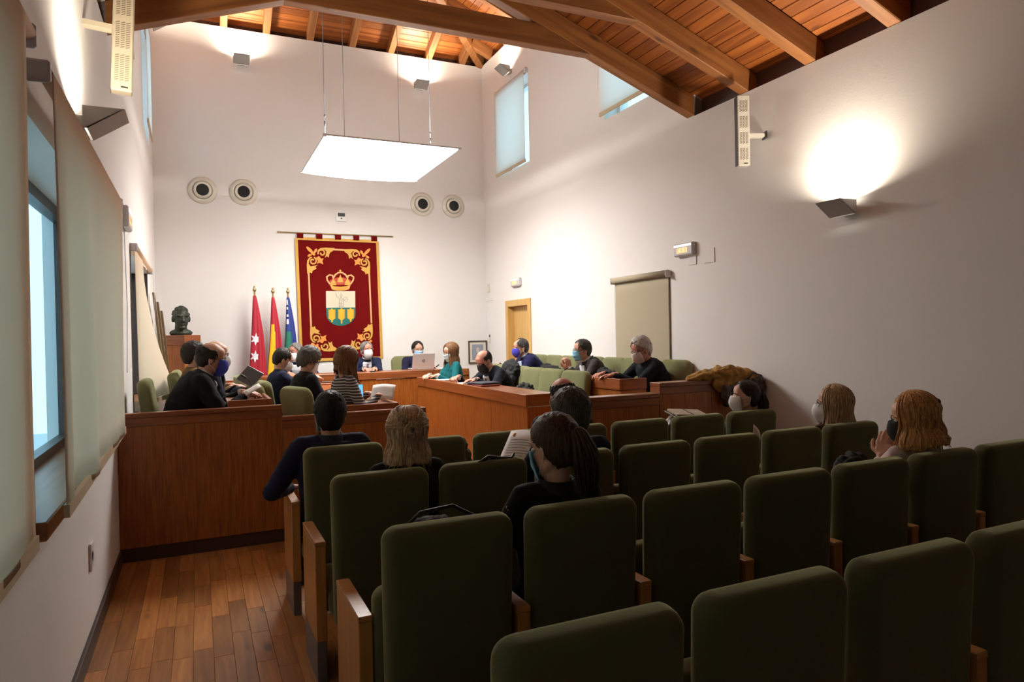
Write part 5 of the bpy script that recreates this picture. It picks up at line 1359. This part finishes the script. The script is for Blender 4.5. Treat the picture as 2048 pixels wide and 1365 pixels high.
A('woman with dark ponytail and white mask in profile, front row', (3.735, 3.93, 1.05), TAUPE, {'style': 'pony', 'col': 'dark', 'th': .013, 'len': .20, 'n': 50, 'tz': .03, 'seed': 26}, 'light', .93, 'f', mask=FF, head_yaw=62, collar=('taupe_scarf', (.14, .11, .09)))
A('woman with long ash blonde hair and round glasses', (3.69, 3.11, 1.06), ('brown_coat', (.06, .04, .03)), {'style': 'long', 'col': 'ash', 'th': .014, 'len': .26, 'n': 130, 'flare': .03, 'wave': .006, 'seed': 27}, 'light', .95, 'f', mask=FF, glasses=(.02, .02, .03), head_yaw=48)
A('red blonde woman in cream top with hand at her chin', (3.19, 2.22, 1.098), CREAMT, {'style': 'long', 'col': 'redblonde', 'th': .016, 'len': .185, 'n': 140, 'flare': .035, 'wave': .012, 'wf': 7, 'clip': True, 'seed': 28}, 'light', .97, 'f', mask=BLACKM, glasses=(.03, .02, .02), head_yaw=44, head_pitch=-12, L=(3.15, 2.37, .885), dL=(.1, -.1, .95), nL=(1, .3, 0), curlL=.55, elL=Vector((-.6, .3, -1)))

# ================================================================== THINGS ON BENCHES AND SEATS
def sheet_obj(name, label, cat, c, w, h, yaw, tilt, m_=None, curve=.01, lines=0, logo=False, roll=0):
    t = thing(name, label, cat, c, 0); t.rotation_euler = (math.radians(tilt), math.radians(roll), math.radians(yaw))
    f = lambda u, v: Vector(((u-.5)*w, (v-.5)*h, curve*math.sin(pi*u)))
    ob('sheet', MB().sheet(f, 8, 4, .0012), m_ or M_PAPER, t, True)
    if lines:
        for i in range(lines):
            y0 = .22-.5*i/lines; g = lambda u, v, y0=y0: f(.14+.7*u*(1 if i % 3 else .8), .5+y0+.012*v)+Vector((0, 0, .0014))
            ob('text_line', MB().sheet(g, 6, 1, .0004), M_INK, t)
    if logo:
        ob('printed_emblem', MB().plate(oval(-.3*w, .36*h, .012, .014, 0, 10), .0006, lambda a, b, hh: Vector((a, b, curve*math.sin(pi*.2)+.0012+hh))), mat('ochre_print', (.5, .25, .04), .7), t)
    return t
sheet_obj('paper_sheet', 'white sheet held up by the striped woman', 'paper', (1.50, 6.05, 1.055), .21, .17, -30, 48, curve=.02)
sheet_obj('paper_sheet', 'curved white sheet held by the man in black coat', 'paper', (.40, 5.98, 1.135), .20, .14, -88, 28, curve=.03)
sheet_obj('paper_sheet', 'printed sheet with emblem held by the dark grey haired man', 'paper', (1.60, 3.40, .915), .20, .26, -52, 42, lines=7, logo=True, curve=.015)
sheet_obj('paper_sheet', 'paper corner rising behind the ash blonde woman row', 'paper', (3.06, 3.13, .895), .12, .12, 20, 75, roll=42, m_= mat('pink_paper', (.62, .50, .46), .8))
sheet_obj('paper_sheet', 'white papers beside the laptop on the head bench', 'paper', (3.33, 9.52, 1.082), .3, .21, 12, 0, curve=.004)
sheet_obj('paper_sheet', 'white sheet under the forearm of the teal woman', 'paper', (2.87, 8.28, .997), .21, .29, 10, 0, curve=.003)
sheet_obj('paper_sheet', 'white sheet under the hands of the bald writing man', 'paper', (2.86, 7.45, .997), .21, .29, -8, 0, curve=.003)
t = thing('tablet', 'dark tablet tilted up on the left window bench', 'tablet', (.36, 6.42, 1.17)); t.rotation_euler = (math.radians(-38), math.radians(28), math.radians(-32))
ob('case', MB().cbox(-.085, .085, -.004, .004, 0, .17, .003), M_LIGHTGREY, t); ob('screen', MB().box(-.078, .078, .004, .0048, .007, .163), mat('dark_screen', (.05, .05, .055), .2), t); ob('cover_flap', MB().cbox(-.08, .08, -.008, -.004, .005, .165, .002), mat('grey_cover', (.10, .10, .10), .6), t)
# laptop with its round emblem
t = thing('laptop', 'open silver laptop with round dark emblem on its lid', 'laptop', (2.95, 9.48, 1.078), 0)
M_SILVER = mat('silver_lid', (.62, .60, .60), .35, metal=.35)
ob('keyboard_base', MB().cbox(-.165, .165, 0, .22, .002, .016, .003), M_SILVER, t)
TL = Matrix.Translation((0, .005, .014)) @ Matrix.Rotation(math.radians(14), 4, 'X')
lid = ob('lid', MB().cbox(-.165, .165, -.006, 0, 0, .225, .003, TL), M_SILVER, t)
ob('screen', MB().box(-.155, .155, 0, .001, .012, .215, TL), mat('lit_screen', (.3, .3, .35), .3, emit=((.7, .8, 1), .6)), t)
ob('emblem', MB().plate(oval(0, .115, .024, .024, 0, 20), .001, lambda a, b, h: TL @ Vector((a, -.0062-h, b))), M_INK, lid)
for k, (x, z0, z1) in enumerate(((-.013, .100, .136), (-.004, .100, .122), (.006, .094, .122), (.014, .106, .122))):
    ob('emblem_letter', MB().plate([(x-.0018, z0), (x+.0018, z0), (x+.0018+(z1-z0)*.22, z1), (x-.0018+(z1-z0)*.22, z1)], .0012, lambda a, b, h: TL @ Vector((a, -.0072-h, b))), M_SILVER, lid)
# phone standing on the striped woman's bench
t = thing('phone', 'phone with bright blue screen propped on the left bench', 'phone', (1.285, 6.02, 1.0), math.radians(-8)); t.rotation_euler = (math.radians(-12), 0, math.radians(-8))
ob('body', MB().cbox(-.034, .034, -.004, .004, 0, .145, .003), M_BLACK, t)
ob('screen', MB().box(-.031, .031, -.005, -.0038, .006, .139), mat('phone_screen', (.1, .3, .6), .2, emit=((.16, .55, 1), 1.1), var=(30, .4)), t)
ob('picture', MB().plate(oval(0, .075, .016, .028, 0, 12), .0004, lambda a, b, h: Vector((a, -.0052-h, b))), mat('phone_picture', (.02, .07, .25), .3, emit=((.03, .15, .6), .6)), t)
ob('stand', MB().cbox(-.02, .02, .004, .05, 0, .008, .002), M_BLACK, t)
t = thing('phone', 'phone glowing blue in the lap of the ponytail woman', 'phone', (1.085, 2.56, .76), math.radians(15)); t.rotation_euler = (math.radians(50), 0, math.radians(15))
ob('body', MB().cbox(-.034, .034, -.07, .07, -.004, .004, .003), M_BLACK, t); ob('screen', MB().box(-.031, .031, -.066, .066, .004, .005), mat('phone_glow', (.2, .4, .7), .2, emit=((.25, .6, 1), 1.2)), t)
# folders in front of the bald writing man
for k, (dz, c, lab) in enumerate(((0, (.20, .035, .02), 'red brown folder under the dark one on the right bench'), (.022, (.04, .04, .06), 'dark folder with pale edge on the right bench'))):
    t = thing('folder', lab, 'folder', (2.88, 7.02+.03*k, .992+dz), math.radians(6+8*k)); ob('cover', MB().cbox(-.12, .12, -.16, .16, 0, .018, .003), mat('folder_%d' % k, c, .5), t); ob('pages', MB().box(-.112, .116, -.152, .155, .004, .014), M_PAPER, t)
# microphones
def mic(label, x, y, z, rz, L=.30):
    t = thing('gooseneck_microphone', label, 'microphone', (x, y, z), math.radians(rz), 'gooseneck microphones')
    ob('base', MB().cbox(-.03, .03, -.045, .045, 0, .022, .005), M_BLACK, t)
    P = [(0, .02+.10*(i/8)**2*L/.3, .02+L*math.sin(i/8*1.25)*.92) for i in range(9)]; ob('gooseneck', MB().tube(P, .0035, 6), M_DARKMETAL, t, True)
    e_ = Vector(P[-1]); d = (Vector(P[-1])-Vector(P[-2])).normalized(); ob('capsule', MB().capsule(e_, e_+d*.04, .009, .009, 10), M_BLACK, t, True)
mic('gooseneck microphone in front of the navy man by the door', 3.86, 8.28, 1.08, -80, .22); mic('gooseneck microphone right of the clasped hands', 3.84, 6.45, 1.08, -80, .2)
mic('gooseneck microphone by the teal woman hand', 2.80, 8.66, .99, -100, .16); mic('gooseneck microphone before the man with purple tie', 2.17, 9.30, 1.075, 0, .18); mic('gooseneck microphone on the striped woman bench', 1.44, 6.55, .98, 100, .2)
mic('gooseneck microphone on the window bench', .44, 6.30, 1.07, 100, .16)
# coats and bags: lumpy cloth shapes
def lump(name, label, cat, c, parts, m_, vox=.012, amp=.02, freq=14, strap=None, mstrap=None):
    mb = MB()
    for p in parts: mb.ell(p[0], p[1], 14, 9)
    me = remesh(mb, vox, 3)
    cv_ = Vector(c); wrinkle(me, lambda p: amp*(abs(noise.noise(p*freq+cv_))-.25)+amp*.4*noise.noise(p*freq*2.3))
    t = thing(name, label, cat, c); ob('cloth' if cat in ('coat', 'jacket') else 'bag_body', me, m_, t, True)
    if strap:
        for sp in strap: ob('strap', MB().tube(sp, .007, 6), mstrap or M_BLACK, t, True)
    return t
M_OCHRE = mat('ochre_fabric', (.33, .175, .035), .85, bump=(18, .5), var=(10, .3)); M_BLKF = mat('black_fabric', (.008, .008, .009), .8, bump=(20, .5)); M_BRNL = mat('brown_leather', (.045, .022, .014), .45, bump=(30, .3)); M_DKGRN = mat('dark_wool', (.014, .015, .016), .9, bump=(20, .5))
lump('folded_coat', 'mustard and brown coat thrown over the right partition', 'coat', (4.12, 4.66, 1.128), [((-.10, -.01, .035), (.20, .10, .05)), ((.08, -.02, .055), (.20, .11, .06)), ((.28, -.01, .03), (.14, .10, .045)), ((-.24, -.01, .012), (.12, .07, .022)), ((.02, -.09, -.04), (.16, .03, .08)), ((.22, -.09, -.03), (.13, .03, .07))], M_OCHRE, .011, .035)
lump('brown_bag', 'brown bag and lining hanging below the mustard coat', 'bag', (4.22, 4.545, .99), [((-.12, 0, .0), (.05, .035, .10)), ((.02, 0, .02), (.12, .035, .09)), ((.18, .01, .05), (.10, .035, .09)), ((.26, .0, .08), (.06, .035, .08))], M_BRNL, .011, .03, strap=[[(.10, -.02, .13), (.18, -.02, .185), (.28, -.01, .16), (.30, 0, .08)]])
lump('dark_coat', 'black coat draped over the chair behind the bald writing man', 'coat', (3.60, 7.86, 1.0), [((0, 0, .10), (.09, .22, .14)), ((-.05, -.02, .0), (.07, .20, .12)), ((.02, .05, .17), (.07, .14, .07))], M_DKGRN, .012, .03)
lump('black_bag', 'fluffy black bag on the empty right bench seat', 'bag', (3.30, 6.86, .89), [((0, 0, .03), (.10, .14, .08)), ((-.02, -.12, .02), (.08, .09, .06)), ((.02, .12, .02), (.08, .09, .06))], M_BLKF, .010, .05, 26)
lump('dark_jacket', 'dark jacket lying by the empty chairs left of clasped hands', 'jacket', (4.28, 8.05, 1.08), [((0, 0, 0), (.08, .2, .06)), ((0, .15, .02), (.07, .14, .05)), ((0, -.16, -.03), (.06, .12, .05))], M_DKGRN, .012, .03)
lump('dark_jacket', 'dark jacket behind the elbow of the man with clasped hands', 'jacket', (4.18, 6.55, 1.07), [((0, 0, 0), (.10, .2, .07)), ((.02, .15, .04), (.08, .14, .06)), ((-.02, -.16, -.03), (.08, .14, .04))], M_DKGRN, .012, .03)
lump('handbag', 'small patterned bag on the seat beside the updo woman', 'bag', (1.02, 3.22, .72), [((0, 0, .05), (.06, .12, .14)), ((0, .02, .14), (.05, .10, .06))], M_BRNL, .011, .03, strap=[[(0, -.08, .17), (0, -.03, .26), (0, .05, .26), (0, .09, .17)]])
lump('black_bag', 'black bag behind the nearest aisle seat back', 'bag', (.76, 2.36, .715), [((-.02, 0, .06), (.15, .10, .13)), ((.12, .0, .05), (.12, .09, .12))], M_BLKF, .012, .03, strap=[[(-.15, -.03, .14), (-.06, -.04, .215), (.06, -.04, .225), (.19, -.03, .15)]])
tag(ob('bag_strap', MB().tube([(1.18, 2.97, .952), (1.24, 2.985, .972), (1.30, 2.99, .962), (1.36, 2.985, .958), (1.38, 3.0, .974), (1.40, 3.06, .94)], [.006, .012, .008, .006, .006, .005], 8), M_BLACK, None, True), 'black strap with buckle over a third row seat back', 'strap')
lump('handbag', 'dark handbag below the partition between front row seats', 'bag', (1.50, 4.12, .70), [((0, 0, .05), (.09, .09, .14)), ((0, 0, .15), (.07, .08, .06))], M_BRNL, .011, .03)
lump('dark_scarf', 'dark scarf bunched in front of the cream topped woman', 'coat', (2.84, 2.30, .88), [((0, 0, 0), (.10, .06, .06)), ((.06, .02, .02), (.06, .05, .05))], M_BLKF, .010, .03, 20)
lump('mustard_coat', 'mustard coat behind the woman with dark ponytail', 'coat', (3.86, 4.02, .90), [((0, 0, 0), (.10, .10, .085)), ((.06, .04, -.1), (.09, .10, .12))], M_OCHRE, .011, .03)
t = thing('notebook', 'open notebook and case resting before the front row', 'notebook', (3.38, 4.16, .925), math.radians(-12)); t.rotation_euler = (math.radians(8), math.radians(4), math.radians(-12))
ob('cover', MB().cbox(-.15, .13, -.10, .10, -.02, -.006, .004), M_BRNL, t); ob('pages', MB().cbox(-.13, .13, -.09, .09, -.006, .012, .003), mat('worn_pages', (.42, .34, .27), .8), t); ob('spine_fold', MB().box(-.005, .005, -.09, .09, .012, .015), M_BRNL, t)
lump('satchel', 'brown satchel on the front row seat below the notebook', 'bag', (3.24, 4.15, .78), [((0, 0, 0), (.10, .09, .15)), ((.14, .0, .0), (.14, .09, .12))], M_BRNL, .012, .02)

bpy.data.scenes.remove(TMP)
